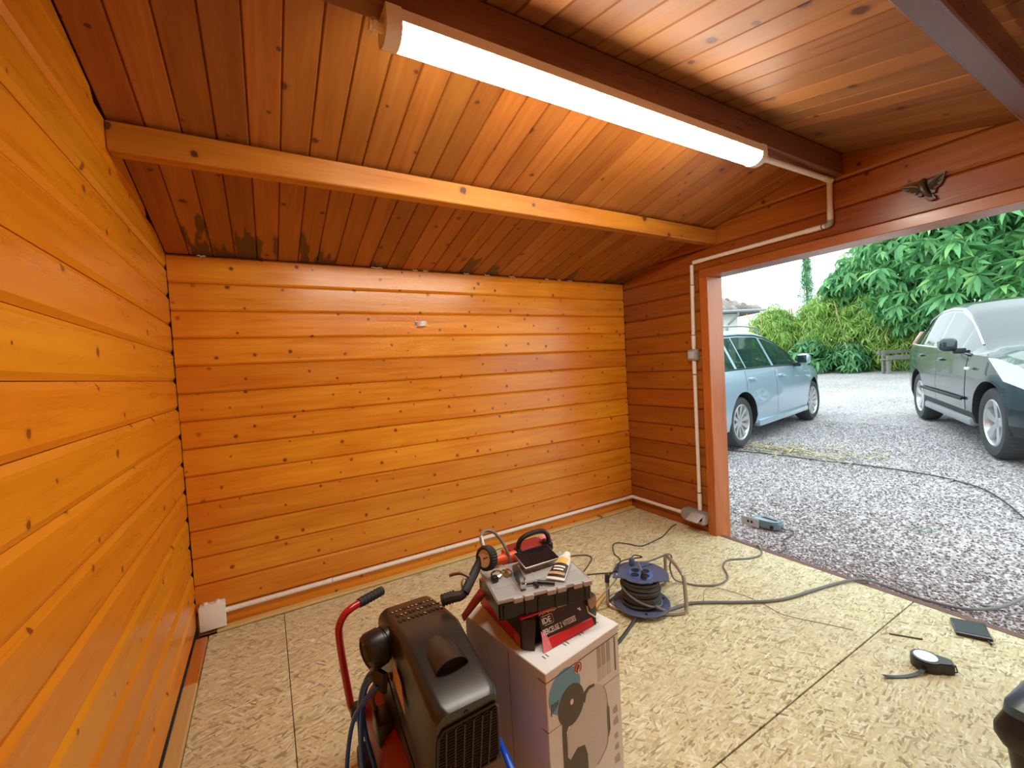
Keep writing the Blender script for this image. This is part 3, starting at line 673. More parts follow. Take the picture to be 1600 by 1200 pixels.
# front panel, kicked out at the foot
u0, u1 = .052, .250
A = [(u0 - .008, -.044, .0015), (u1 - .006, -.022, .0015), (u1, -.018, .020), (u1 - .02, -.006, .034), (u1 - .026, -.003, .052), (u1 - .01, .004, .074), (u1 - .055, .002, .083), (u0 + .01, .0, .081), (u0 + .002, -.006, .062), (u0, -.02, .034)]
PO, PU, PV = Vector((u0, -.044, .0015)), Vector((1, .095, 0)).normalized(), None
def front(u, v, o=0.0):     # u along the panel, v up it
    k = v / .085
    return Vector((u, -.044 + .022 * (u - u0) / (u1 - u0) + k * (.046 - .020 * (u - u0) / (u1 - u0)) - o, .0015 + .081 * k - o * .4))
def fpoly(name, pts, mat, o):
    n = len(pts); mb = MB(); mb.add([front(u, v, o) for u, v in pts] + [front(u, v, o - .0022) for u, v in pts], [tuple(range(n)), tuple(reversed(range(n, 2 * n)))] + [(i, (i + 1) % n, n + (i + 1) % n, n + i) for i in range(n)], DX)
    return mb.build(name, mat, dx)
fpoly('front_panel', [(u0 - .010, 0), (u1, 0), (u1 + .004, .018), (u1 - .018, .034), (u1 - .024, .05), (u1 - .006, .076), (u1 - .06, .084), (u0 + .012, .084), (u0 + .004, .062), (u0, .034)], M_cardb, .002)
fpoly('printed_red_stripe', [(u0 + .022, .002), (u1 - .008, .002), (u1 - .012, .022), (u0 + .018, .026)], M_redp, .0032)
fpoly('torn_print', [(u0 - .010, 0), (u0 + .022, .001), (u0 + .018, .026), (u0 + .014, .038), (u0 + .0, .046), (u0 - .002, .03)], M_pinkp, .0034)
def tmat(u, v, o=.0036):
    e = .001; U = (front(u + e, v, o) - front(u, v, o)).normalized(); V = (front(u, v + e, o) - front(u, v, o)).normalized(); N = U.cross(V); p = front(u, v, o)
    return DX @ Matrix(((U.x, V.x, N.x, p.x), (U.y, V.y, N.y, p.y), (U.z, V.z, N.z, p.z), (0, 0, 0, 1)))
text_mb('PERCEUSE 2 VITESSES', .0155, tmat(u0 + .006, .036) @ Matrix.Diagonal((.84, 1.3, 1, 1)), bold=.00022).build('lettering', M_whitei, dx)
text_mb('IDE', .021, tmat(u0 + .012, .0605), bold=.0004).build('logo_lettering', M_whitei, dx)
m = MB(); T = tmat(u0 + .008, .056); m.tube([T @ Vector(p) for p in [(.010, .0005, 0), (.040, .0005, 0), (.043, .0035, 0), (.043, .021, 0), (.040, .024, 0), (.006, .024, 0)]], .0008, 4); m.build('logo_border', M_whitei, dx)
m = MB(); T = tmat(u1 - .052, .056)
m.prism([(0, 0), (.007, 0), (.007, .004), (.004, .005), (.006, .009), (0, .008), (-.006, .008), (-.006, .006), (0, .004)], 0, .0006, T); m.build('printed_icon', M_whitei, dx)
m = MB()
rr = random.Random(3)
for i in range(26):
    u = u0 + .008 + i * .0062; m.tube([DX @ front(u, .083 + rr.uniform(-.0015, .003), .002), DX @ front(u + .0066, .0835 + rr.uniform(-.001, .004), .002)], rr.uniform(.0012, .0026), 5)
for i in range(9): m.tube([DX @ front(u1 + .004 - .0245 * min(1, i / 5), .018 + i * .0045, .003), DX @ front(u1 + .004 - .0245 * min(1, (i + 1) / 5), .0225 + i * .0045, .003)], .0022, 5)
m.build('torn_edge', M_torn, dx)
m = MB().rbox((.03, .012, .004), (dw - .004, .20, .082), .012, 2, M=DX); m.build('drill_case', M_cardb, dx)
m = MB().rbox((dw - .035, -.004, .004), (dw + .012, .06, .080), .010, 2, M=DX); m.build('case_corner', M_black, dx)
m = MB().add([(dw - .03, -.012, .075), (dw + .006, -.006, .080), (dw + .004, -.010, .052), (dw - .02, -.014, .044), (dw - .028, -.013, .058)], [(0, 1, 2, 3, 4)], DX); m.add([tuple(Vector(v) + Vector((0, .003, 0))) for v in m.v], [(4, 3, 2, 1, 0)]); m.build('torn_lining', M_kraft, dx)
m = MB().add([(-.002, .262, .074), (-.05, .225, .066), (-.112, .175, .052), (-.115, .148, .048), (-.05, .190, .060), (-.002, .222, .066)], [(0, 1, 2, 3, 4, 5)], DX)
b = MB(); b.add(m.v, m.f); b.add([tuple(Vector(v) + Vector((0, 0, -.003))) for v in m.v], [tuple(reversed(m.f[0]))]); b.build('side_flap', M_red_shaded, dx)

# ------------------------------------------------------------------ organiser case
OX = TR((.906, -1.660, .5695), math.radians(-11.5))
ox = empty('organiser_case', None, M=OX, label='black organiser case with a translucent lid on the drill carton', cat='case')
ow, od, oh = .302, .205, .060
m = MB().rbox((.006, .006, 0), (ow - .006, od - .006, .004), .002, 1, M=OX)
for lo, hi in (((.006, .004, 0), (ow - .006, .009, .048)), ((.006, od - .009, 0), (ow - .006, od - .004, .048)), ((.004, .006, 0), (.009, od - .006, .048)), ((ow - .009, .006, 0), (ow - .004, od - .006, .048))): m.rbox(lo, hi, .002, 1, M=OX)
m.build('base', M_black, ox)
for x in (.02, .085, .125, .18, .222, .28): MB().rbox((x - .004, .0005, 0), (x + .004, .006, .042), .0015, 1, M=OX).build('rib', M_black, ox)
for x in (.075, .15, .225): MB().box((x - .0008, .009, .004), (x + .0008, od - .009, .044), M=OX).build('divider', M_greyl, ox)
for y in (.075, .14): MB().box((.009, y - .0008, .004), (ow - .009, y + .0008, .044), M=OX).build('divider', M_greyl, ox)
rr = random.Random(5)
m = MB()
for i in range(70):
    x, y = rr.uniform(.02, ow - .03), rr.uniform(.02, od - .02); a = rr.uniform(0, PI); l = rr.uniform(.006, .014)
    m.cyl(OX @ Vector((x, y, .008 + rr.random() * .012)), OX @ Vector((x + l * math.cos(a), y + l * math.sin(a), .010 + rr.random() * .012)), .002, n=5)
tag(m.build('screws', M_steel, ox), kind='stuff')
m = MB(); m.rbox((0, 0, .050), (ow, od, .0585), .0035, 2, M=OX); m.build('lid', M_lid, ox)
for p, q in (((0, 0), (ow, 0)), ((ow, 0), (ow, od)), ((ow, od), (0, od)), ((0, od), (0, 0))):
    pass
m = MB(); m.tube([OX @ Vector(p) for p in [(.004, .004, .0588), (ow - .004, .004, .0588), (ow - .004, od - .004, .0588), (.004, od - .004, .0588)]], .0035, 6, closed=True); m.build('lid_rim', M_greyl, ox)
for x in (.076, .151, .226): MB().rbox((x - .0012, .014, .0580), (x + .0012, od - .014, .0600), .0006, 1, M=OX).build('lid_rib', M_greyl, ox)
for y in (.075, .140): MB().rbox((.014, y - .0012, .0580), (ow - .014, y + .0012, .0600), .0006, 1, M=OX).build('lid_rib', M_greyl, ox)
for x in (.078, .182, .268):
    for d in (-.0165, .0165):
        MB().rbox((x + d - .014, -.005, .0455), (x + d + .014, .003, .0605), .0018, 1, M=OX).build('latch', M_greyl, ox)
ZT = .6295      # top of the lid
# ------------------------------------------------------------------ small things on the organiser
PH = Matrix.Translation((1.122, -1.535, .655)) @ Euler((math.radians(14), 0, math.radians(-2))).to_matrix().to_4x4()
ph = empty('smartphone', None, M=PH, label='black smartphone leaning on the red case with the black handle', cat='phone')
MB().rbox((-.066, -.041, -.004), (.066, .041, .004), .0035, 2, M=PH).build('body', M_steel, ph)
MB().rbox((-.0635, -.0385, .0030), (.0635, .0385, .0046), .0006, 1, M=PH).build('screen', M_screen, ph)
rc = empty('tool_case', (1.15, -1.43, .60), label='small orange red tool case with a black handle behind the phone', cat='case')
m = MB().rbox((1.075, -1.450, .5685), (1.235, -1.365, .640), .012, 2); m.build('body', M_orange, rc)
m = MB(); m.rbox((1.085, -1.448, .632), (1.228, -1.37, .646), .006, 2); m.build('lid', M_redl, rc)
P = smooth_path([(1.092, -1.468, .652), (1.094, -1.470, .682), (1.110, -1.474, .702), (1.150, -1.478, .711), (1.188, -1.482, .708), (1.204, -1.486, .690), (1.208, -1.488, .652)], 5)
m = MB(); m.tube(P, .0085, 8); m.build('handle', M_black, rc)
m = MB().rbox((1.083, -1.48, .640), (1.101, -1.45, .668), .004, 1); m.build('handle_mount', M_black, rc); m = MB().rbox((1.199, -1.50, .640), (1.217, -1.45, .668), .004, 1); m.build('handle_mount', M_black, rc)
m = MB().cyl((1.0, -1.462, .645), (1.082, -1.468, .647), .0165, .0165, 14); m.build('nozzle', M_orange, rc)
m = MB().rbox((1.205, -1.46, .648), (1.245, -1.42, .668), .006, 1); m.build('pink_tab', M_pinkp, rc)
# glue tube
gt = empty('glue_tube', (1.16, -1.61, ZT), label='white glue tube with a black label lying on the organiser lid', cat='tube')
pa, pb = Vector((1.222, -1.570, ZT + .017)), Vector((1.105, -1.660, ZT + .004)); ax = (pb - pa).normalized(); sd = ax.cross(Vector((0, 0, 1))).normalized(); up = sd.cross(ax)
def tub(t, wv, hv): return [pa + (pb - pa) * t + sd * (wv * math.cos(a)) + up * (hv * math.sin(a)) for a in np.linspace(0, 2 * PI, 14, endpoint=False)]
m = MB(); rings = [tub(t, w_, h_) for t, w_, h_ in ((.12, .012, .012), (.20, .021, .017), (.55, .026, .012), (.85, .029, .006), (1.0, .030, .0015))]
for R_ in rings: m.v += [tuple(p) for p in R_]
for i in range(len(rings) - 1):
    for k in range(14): m.f.append((i * 14 + k, i * 14 + (k + 1) % 14, (i + 1) * 14 + (k + 1) % 14, (i + 1) * 14 + k))
m.f += [tuple(range(13, -1, -1)), tuple(range(4 * 14, 5 * 14))]; m.m = [0] * len(m.f); m.build('body', M_white, gt)
m = MB().cyl(pa, pa + (pb - pa) * .15, .0125, .0125, 14); m.build('cap', M_whitecap, gt)
def onT(name, t0, t1, f0, f1, mat, o=.0012):
    q = MB(); N = 7; vs = []
    for t in (t0, (t0 + t1) / 2, t1):
        w_ = np.interp(t, [.2, .55, .85, 1], [.021, .026, .029, .030]); h_ = np.interp(t, [.2, .55, .85, 1], [.017, .012, .006, .0015])
        for k in range(N):
            a = PI * (.5 + (f0 + (f1 - f0) * k / (N - 1)) * .40); vs.append(pa + (pb - pa) * t + sd * (w_ * math.cos(a)) + up * (h_ * math.sin(a) + o))
    q.add(vs, [(i * N + k, i * N + k + 1, (i + 1) * N + k + 1, (i + 1) * N + k) for i in range(2) for k in range(N - 1)]); q.build(name, mat, gt, ang=60)
onT('label', .50, .93, -1, 1, M_cardb); onT('label_emblem', .30, .50, -.7, .7, M_gold)
onT('label_lines', .60, .645, -.6, .6, M_whitei, .002); onT('label_lines', .69, .735, -.5, .5, M_whitei, .002); onT('label_stripe', .79, .87, -.85, .85, M_label, .002)
# key fob, pen, clips
kf = empty('folding_knife', (1.02, -1.60, ZT), label='black folding pocket tool standing on edge on the organiser lid', cat='tool')
KM = TR((1.018, -1.592, ZT), math.radians(73))
m = MB().prism([(-.055, 0), (.050, 0), (.058, .012), (.050, .026), (.01, .034), (-.04, .030), (-.060, .014)], -.007, .007, KM @ Matrix(((1, 0, 0, 0), (0, 0, 1, 0), (0, 1, 0, 0), (0, 0, 0, 1)))); m.build('handle', M_black, kf)
m = MB().rbox((-.062, -.0085, .002), (-.048, .0085, .020), .003, 1, M=KM); m.build('bolster', M_chrome, kf)
m = MB().rbox((-.05, -.0095, .024), (.035, -.006, .032), .001, 1, M=KM); m.build('spine', M_steel, kf)
pn = empty('pencil_tool', (1.05, -1.64, ZT), label='thin black pencil shaped tool with a clip, on the organiser lid near its front edge', cat='tool')
m = MB().cyl((1.012, -1.632, ZT + .006), (1.052, -1.645, ZT + .006), .004, n=8); m.cyl((1.052, -1.645, ZT + .007), (1.090, -1.680, ZT + .006), .0065, .006, 10); m.build('barrel', M_black, pn)
m = MB().rbox((1.035, -1.664, ZT), (1.047, -1.640, ZT + .011), .003, 1); m.build('clip', M_cardb, pn)
m = MB().cyl((1.008, -1.631, ZT + .006), (1.014, -1.633, ZT + .006), .006, n=8); m.build('tip', M_chrome, pn)
cl_ = empty('metal_clip', (.96, -1.53, ZT), label='chrome pipe clip with a black end under the pressure gauge', cat='clip', group='metal clips on the organiser lid')
m = MB(); m.tube([Vector((.972 + .017 * math.cos(a), -1.533 + .012 * math.sin(a), ZT + .010 + .004 * math.sin(a))) for a in np.linspace(0, 2 * PI, 16, endpoint=False)], .0035, 6, closed=True); m.build('ring', M_chrome, cl_)
m = MB().rbox((.945, -1.562, ZT), (.966, -1.540, ZT + .017), .005, 2); m.build('end', M_black, cl_)
c2 = empty('metal_clip', (1.008, -1.535, ZT), label='pair of brass coloured clips beside the black pocket tool', cat='clip', group='metal clips on the organiser lid')
for d in (0, .011): m = MB(); m.tube([Vector((1.002 + d + .006 * math.cos(a), -1.536 + .018 * math.sin(a), ZT + .006 + .004 * math.cos(a))) for a in np.linspace(0, 2 * PI, 14, endpoint=False)], .003, 6, closed=True); m.build('loop', M_brass, c2)

# ------------------------------------------------------------------ tyre inflator gun
ig = empty('tyre_inflator', (.88, -1.53, .60), label='black tyre inflator gun with a round ribbed pressure gauge', cat='tool')
gc = Vector((.940, -1.512, .690)); face = Vector((-.93, -.32, .22)).normalized(); 
Mg, _ = mat_to(gc - face * .014, gc + face * .014)
m = MB().lathe([(0, -.016), (.028, -.016), (.036, -.012), (.036, .010), (.033, .0145), (.028, .0145), (.027, .0105), (0, .0105)], 56, Mg, mod=lambda j, k, r: r + (.0022 if (j in (2, 3) and k % 2) else 0)); m.build('gauge_body', M_blackm, ig)
m = MB().lathe([(0, .0112), (.0268, .0112)], 28, Mg); m.build('gauge_face', M_dial, ig)
m = MB().box((-.001, -.002, .0115), (.001, .015, .0125), M=Mg @ Euler((0, 0, -1.0)).to_matrix().to_4x4()); m.lathe([(0, .0135), (.003, .0125), (.003, .0112)], 8, Mg); 
for k in range(9):
    a = -2.2 + k * .55; m.box((-.0006, .016, .0114), (.0006, .0195, .0118), M=Mg @ Euler((0, 0, a)).to_matrix().to_4x4())
m.build('gauge_needle', M_ink, ig)
P = smooth_path([(.958, -1.484, .705), (.930, -1.492, .668), (.900, -1.518, .652), (.868, -1.545, .638), (.852, -1.556, .628)], 5)
m = MB(); m.tube(P, [.010 + .004 * min(1, i / 8) for i in range(len(P))], 10)
m.build('neck', M_blackm, ig)
P = smooth_path([(.852, -1.556, .628), (.838, -1.553, .622), (.815, -1.545, .622), (.785, -1.538, .618)], 5)
m = MB(); m.tube(P, [.013, .013, .0135, .0135, .014, .0145, .015, .015, .015, .016, .016, .016, .016, .016, .015, .014][:len(P)], 10); m.build('grip', M_blackm, ig)
m = MB()
for k in range(5): x = .790 + k * .009; m.tube([Vector((x, -1.5385, .618)) + Vector((0, .0165 * math.cos(a), .0165 * math.sin(a))) for a in np.linspace(0, 2 * PI, 12, endpoint=False)], .0018, 5, closed=True)
m.build('grip_ribs', M_black, ig)
m = MB(); m.tube(smooth_path([(.882, -1.528, .655), (.865, -1.510, .664), (.848, -1.500, .664), (.832, -1.492, .660)], 4), .005, 8); m.build('trigger', plain('brown_lever', (.16, .055, .03), .4), ig)
m = MB(); m.tube([Vector((.858, -1.543, .650)) + Vector((.010 * math.cos(a), .004 * math.cos(a), .014 * math.sin(a))) for a in np.linspace(0, 2 * PI, 12, endpoint=False)], .003, 6, closed=True); m.build('guard', M_steel, ig)
P = smooth_path([(.958, -1.484, .705), (.964, -1.45, .728), (.990, -1.425, .738), (1.020, -1.430, .730), (1.040, -1.450, .700), (1.048, -1.474, .666), (1.050, -1.480, ZT + .004)], 6)
m = MB(); m.tube(P, .0052, 8); m.build('hose', M_cableg, ig)
m = MB().cyl(P[2], P[7], .0068, n=8); m.build('hose_collar', M_steel, ig)

# ------------------------------------------------------------------ compressor
cp = empty('air_compressor', (.70, -1.55, 0), label='red tank air compressor with a charcoal motor cover beside the white carton', cat='compressor')
# cover: loft of rounded sections along y
secs = [(-1.352, .655, .815, .30, .542, .03), (-1.364, .638, .818, .29, .554, .035), (-1.47, .640, .814, .27, .578, .026), (-1.608, .642, .809, .26, .600, .020), (-1.66, .641, .805, .255, .596, .022), (-1.78, .640, .800, .30, .579, .024), (-1.85, .642, .797, .31, .568, .025), (-1.868, .648, .792, .32, .560, .028)]
def sec(y, x0, x1, z0, z1, r, n=6, fr=0.0):
    P = [(x0 - .004, z0)]; 
    for k in range(n + 1): a = PI - PI / 2 * k / n; P.append((x0 + r + r * math.cos(a), z1 - r + r * math.sin(a)))
    for k in range(n + 1): a = PI / 2 - PI / 2 * k / n; P.append((x1 - r + r * math.cos(a), z1 - r + r * math.sin(a)))
    P.append((x1 + .030, z0 + .01)); return [(x, y, z) for x, z in P]
m = MB(); R_ = [sec(*q) for q in secs]; n = len(R_[0])
# the front leans back under the ridge
for i in range(len(R_)):
    y = secs[i][0]
    R_[i] = [(x, yy + (0 if yy > -1.7 else (.560 - z) * .30 * (yy + 1.7) / (-.168) * 1.0 if z < .56 else 0), z) for x, yy, z in R_[i]]
for q in R_: m.v += q
for i in range(len(R_) - 1):
    for k in range(n - 1): m.f.append((i * n + k, i * n + k + 1, (i + 1) * n + k + 1, (i + 1) * n + k))
m.f.append(tuple(range(n))); m.f.append(tuple(range((len(R_) - 1) * n, len(R_) * n))); m.m = [0] * len(m.f)
m.build('motor_cover', M_cover, cp, ang=28)
# vent slots on the sloping back part
for r_ in range(3):
    for k in range(11):
        x = .668 + k * .0122 + (.004 if r_ == 1 else 0); y = -1.425 - r_ * .044
        z = np.interp(-y, [1.352, 1.364, 1.47, 1.608], [.542, .554, .578, .600]) + .0005
        MV = Matrix.Translation((x, y, z)) @ Euler((math.radians(-12), 0, math.radians(14))).to_matrix().to_4x4()
        MB().prism(ell(0, 0, .0040, .0125, 0, 10), -.002, .0007, MV).build('vent_slot', M_coverin, cp)
        if (r_ * 7 + k * 5) % 4 < (3 if r_ == 0 else 1 + (r_ == 1)): MB().prism(ell(.0005, -.002, .0024, .0070, 0, 8), .0004, .0011, MV).build('slot_glint', M_alu, cp)  # pale flecks laid in some slots as painted glints of light
# scoop
m = MB(); N = 12; rings = []
for t in np.linspace(0, 1, 7):
    y = -1.655 - .115 * t; w_ = .014 + .020 * math.sin(PI * min(1, .25 + t * .6)); hgt = .002 + .028 * t
    zb = np.interp(-y, [1.608, 1.66, 1.78, 1.868], [.600, .596, .579, .560])
    rings.append([(.722 + .042 * math.cos(a) * (.40 + .60 * min(1, .35 + t * 1.6)), y - .01 * math.sin(a) * t, zb - .006 + (hgt + .006) * math.sin(a)) for a in np.linspace(PI, 0, N)])
for q in rings: m.v += q
for i in range(6):
    for k in range(N - 1): m.f.append((i * N + k, i * N + k + 1, (i + 1) * N + k + 1, (i + 1) * N + k))
m.m = [0] * len(m.f); m.build('air_scoop', M_cover, cp, ang=50)
q = rings[-1]; mm = MB(); mm.add([(x, y + .006, z - .001) for x, y, z in q], [tuple(range(N))]); mm.build('scoop_mouth', M_coverin, cp)
# grille on the front
def gf(x, z, o=0.0): return Vector((x, -1.868 + (.560 - z) * .30 - o, z))
fr = [(.662, .520), (.785, .528), (.793, .515), (.812, .36), (.804, .343), (.655, .338), (.652, .50)]
m = MB(); m.tube([gf(x, z, .003) for x, z in fr], .0035, 6, closed=True); m.build('grille_frame', M_cover, cp)
m = MB(); m.add([gf(x, z, .0012) for x, z in fr], [tuple(range(7))]); m.build('grille_back', M_coverin, cp)
for i in range(6):
    x = .668 + i * .0215; m = MB(); m.tube([gf(x, .515, .004), gf(x + .008, .345, .004)], .0028, 6); m.build('grille_bar', M_black, cp)
m = MB()
for i in range(18):
    z = .510 - i * .0092; m.tube([gf(.656, z, .003), gf(.792 + (.51 - z) * .1, z + .004, .003)], .0017, 5)
m.build('grille_louvres', M_black, cp)
m = MB(); m.tube([gf(.714 + .004 * math.cos(a), .541 + .005 * math.sin(a), .001) for a in np.linspace(-.5, 3.6, 10)], .0008, 4); m.build('moulded_mark', M_coverin, cp)
# side sticker and seam
def side(y, z, o=.002): return Vector((.640 - .012 * (.575 - z) / .31 - o, y, z))
m = MB().add([side(-1.535, .515), side(-1.625, .490), side(-1.655, .425), side(-1.545, .450)], [(0, 1, 2, 3)]); m.build('side_label', M_label, cp)
m = MB(); m.tube([side(-1.47, .42, .001), side(-1.60, .37, .001), side(-1.80, .33, .001)], .002, 5); m.build('cover_seam', M_coverin, cp)
# air filter can on the left
m = MB(); Mf, _ = mat_to((.645, -1.475, .520), (.560, -1.495, .512))
m.lathe([(0, 0), (.040, 0), (.047, .004), (.047, .016), (.044, .018), (.044, .022), (.050, .026), (.051, .060), (.046, .070), (.036, .074), (.034, .070), (0, .070)], 28, Mf); m.build('air_filter', M_black, cp)
m = MB().lathe([(0, .0725), (.018, .0735), (.024, .071)], 16, Mf); m.build('filter_cap', M_blackm, cp)
m = MB().add([(.586, -1.48, .470), (.610, -1.53, .466), (.604, -1.535, .415), (.588, -1.50, .425), (.600, -1.48, .468), (.624, -1.53, .464), (.616, -1.535, .413), (.600, -1.50, .423)], [(0, 1, 2, 3), (7, 6, 5, 4), (0, 4, 5, 1), (1, 5, 6, 2), (2, 6, 7, 3), (3, 7, 4, 0)]); m.build('filter_bracket', M_black, cp)
# tank and saddle
Mt = Matrix(((1, 0, 0, .70), (0, 0, -1, -1.28), (0, 1, 0, .185), (0, 0, 0, 1)))
R0 = .115
m = MB().lathe([(0, -.055)] + [(R0 * math.sin(a), -.055 + .055 * (1 - math.cos(a))) for a in (.4, .8, 1.2)] + [(R0, 0), (R0, .50)] + [(R0 * math.cos(a), .50 + .055 * math.sin(a)) for a in (.4, .8, 1.2)] + [(0, .555)], 40, Mt); m.build('tank', M_red_shaded, cp, ang=50)
for z_ in (.02, .48): m = MB().lathe([(R0 + .001, z_), (R0 + .003, z_ + .003), (R0 + .001, z_ + .006)], 40, Mt); m.build('tank_weld', M_red_shaded, cp)
m = MB().rbox((.655, -1.78, .285), (.79, -1.40, .305), .004, 1); m.build('saddle', M_red, cp)
m = MB().rbox((.660, -1.74, .303), (.785, -1.45, .40), .02, 2); m.build('motor', M_olive, cp)
m = MB().cyl((.630, -1.47, .41), (.605, -1.47, .40), .014, .011, 10); m.cyl((.655, -1.47, .42), (.63, -1.47, .41), .009, n=8); m.build('pipe_union', M_brass, cp)
m = MB(); m.tube(smooth_path([(.625, -1.46, .40), (.598, -1.44, .36), (.596, -1.43, .32), (.615, -1.42, .28)], 4), .006, 8); m.build('delivery_pipe', M_olive, cp)
MB().rbox((.592, -1.50, .235), (.65, -1.41, .30), .008, 2).build('pressure_switch', M_black, cp)
m = MB().add([(.583, -1.62, .20), (.583, -1.70, .20), (.590, -1.70, .235), (.590, -1.62, .235)], [(0, 1, 2, 3)]); m.build('tank_label', M_label, cp)
for x in (.575, .825):
    Mw, _ = mat_to((x - .016, -1.36, .072), (x + .016, -1.36, .072)); m = MB().lathe([(0, 0), (.045, 0), (.048, -.002), (.068, -.001), (.073, .006), (.073, .026), (.068, .033), (.048, .034), (.045, .032), (0, .032)], 28, Mw); m.build('wheel', M_blackm, cp)
m = MB().cyl((.56, -1.36, .072), (.84, -1.36, .072), .008, n=10); m.build('axle', M_steel, cp)
m = MB().rbox((.655, -1.72, .0), (.745, -1.69, .08), .006, 1); m.build('front_foot', M_blackm, cp)
P = [(.590, -1.27, .15), (.562, -1.275, .20)] + smooth_path([(.552, -1.28, .24), (.538, -1.295, .38), (.530, -1.312, .485), (.533, -1.318, .525), (.549, -1.318, .552), (.572, -1.312, .562), (.60, -1.300, .565)], 6)
m = MB(); m.tube(P, .0115, 12); m.build('handle_tube', M_red, cp)
m = MB(); g0, g1 = Vector((.595, -1.302, .565)), Vector((.676, -1.268, .566)); m.cyl(g0, g1, .0145, .0145, 14)
for k in range(6): p_ = g0.lerp(g1, .15 + .14 * k); m.cyl(p_, p_.lerp(g1, .06), .0157, n=14)
m.build('handle_grip', M_blackm, cp)
m = MB(); m.rbox((.548, -1.318, .20), (.585, -1.275, .245), .008, 1); m.build('hose_clamp', M_black, cp)
# blue hose
bh = empty('air_hose', (.56, -1.45, 0), label='coiled blue air hose hanging on the left of the compressor', cat='hose', group='blue air hoses of the compressor')
for i, P in enumerate([[(.592, -1.530, .440), (.560, -1.51, .40), (.530, -1.48, .33), (.512, -1.46, .22), (.505, -1.465, .12), (.515, -1.50, .04), (.56, -1.56, .012), (.53, -1.70, .012)],
          [(.600, -1.50, .45), (.575, -1.46, .40), (.560, -1.45, .32), (.553, -1.455, .24), (.550, -1.49, .15), (.55, -1.55, .06), (.50, -1.62, .014)],
          [(.604, -1.49, .46), (.580, -1.45, .42), (.565, -1.43, .34), (.566, -1.46, .26), (.575, -1.52, .20), (.578, -1.60, .12), (.55, -1.72, .03), (.51, -1.80, .014)],
          [(.602, -1.495, .45), (.572, -1.455, .41), (.556, -1.435, .33), (.552, -1.44, .25), (.545, -1.47, .14), (.535, -1.53, .05), (.50, -1.58, .013)]]):
    m = MB(); m.tube(smooth_path(P, 7), .0062, 8); m.build('hose_loop', M_blue, bh)
b2 = empty('air_hose', (.85, -1.72, 0), label='blue air hose coil squeezed between the compressor and the white carton', cat='hose', group='blue air hoses of the compressor')
for k in range(5):
    P = [(.838 + .004 * k, -1.60 - .01 * k, .30 - .012 * k), (.846 + .006 * k, -1.70, .335 - .016 * k), (.850 + .006 * k, -1.80 - .006 * k, .27 - .014 * k), (.86 + .004 * k, -1.88 - .008 * k, .14), (.86, -1.88, .02 + .012 * k)]
    m = MB(); m.tube(smooth_path(P, 6), .0062, 8); m.build('hose_loop', M_blue, b2)

# ------------------------------------------------------------------ cable reel
rl = empty('cable_reel', (1.985, -1.150, 0), label='blue grey cable reel with a broken upper disc, wound with black cable', cat='reel')
rx, ry = 2.0, -1.138
m = MB().lathe([(.03, .018), (.10, .020), (.140, .026), (.143, .031), (.140, .035), (.10, .030), (.085, .034), (.03, .034), (.03, .018)], 48, Matrix.Translation((rx, ry, 0))); m.build('lower_disc', M_reel, rl)
for a in (-2.2, -.4, 1.2): m = MB().prism(ell(rx + .118 * math.cos(a), ry + .118 * math.sin(a), .010, .007, a, 10), .026, .0345); m.build('disc_hole', M_coverin, rl)
m = MB().cyl((rx, ry, .03), (rx, ry, .176), .072, n=28); m.build('drum', M_reel, rl)
rr = random.Random(11)
vx, vy = math.cos(-2.36 + .0), math.sin(-2.36)   # towards the camera
pts = []
for k in range(64):
    a = -PI + 2 * PI * k / 64; d = abs((a + 2.36 + PI) % (2 * PI) - PI)
    r = .140 if d > 1.15 else (.098 + rr.uniform(-.004, .004) if d < .95 else .122 + rr.uniform(-.014, .012))
    if 1.15 < d < 1.25: r = .150
    pts.append((rx + r * math.cos(a), ry + r * math.sin(a)))
m = MB().prism(pts, .174, .179); m.build('upper_disc', M_reel, rl)
m = MB().cyl((rx - .005, ry - .005, .178), (rx - .005, ry - .005, .186), .062, .058, 32); m.build('socket_plate', M_reelb, rl)
for dx_, dy_ in ((.024, .024), (.024, -.026), (-.026, .024), (-.026, -.026)):
    a = -.85; X_ = rx - .005 + dx_ * math.cos(a) - dy_ * math.sin(a); Y_ = ry - .005 + dx_ * math.sin(a) + dy_ * math.cos(a)
    MB().lathe([(0, .1868), (.0175, .1868), (.0195, .1885), (.0215, .1868)], 20, Matrix.Translation((X_, Y_, 0))).build('socket', M_coverin, rl)
rr = random.Random(2)
for k in range(9):
    z = .046 + k * .0135; R_ = .088 + .006 * rr.random(); ph_ = rr.random() * 6; tl = rr.uniform(-.008, .008)
    m = MB(); m.tube([Vector((rx + R_ * math.cos(a), ry + R_ * math.sin(a), z + tl * math.sin(a + ph_))) for a in np.linspace(0, 2 * PI, 40, endpoint=False)], .0075, 8, closed=True); m.build('cable_turn', M_cable, rl)
m = MB(); m.tube([Vector((rx + .100 * math.cos(a), ry + .100 * math.sin(a), .085 + .045 * math.sin(a - .6))) for a in np.linspace(0, 2 * PI, 40, endpoint=False)], .0055, 8, closed=True); m.build('loose_cable_turn', M_cableg, rl)
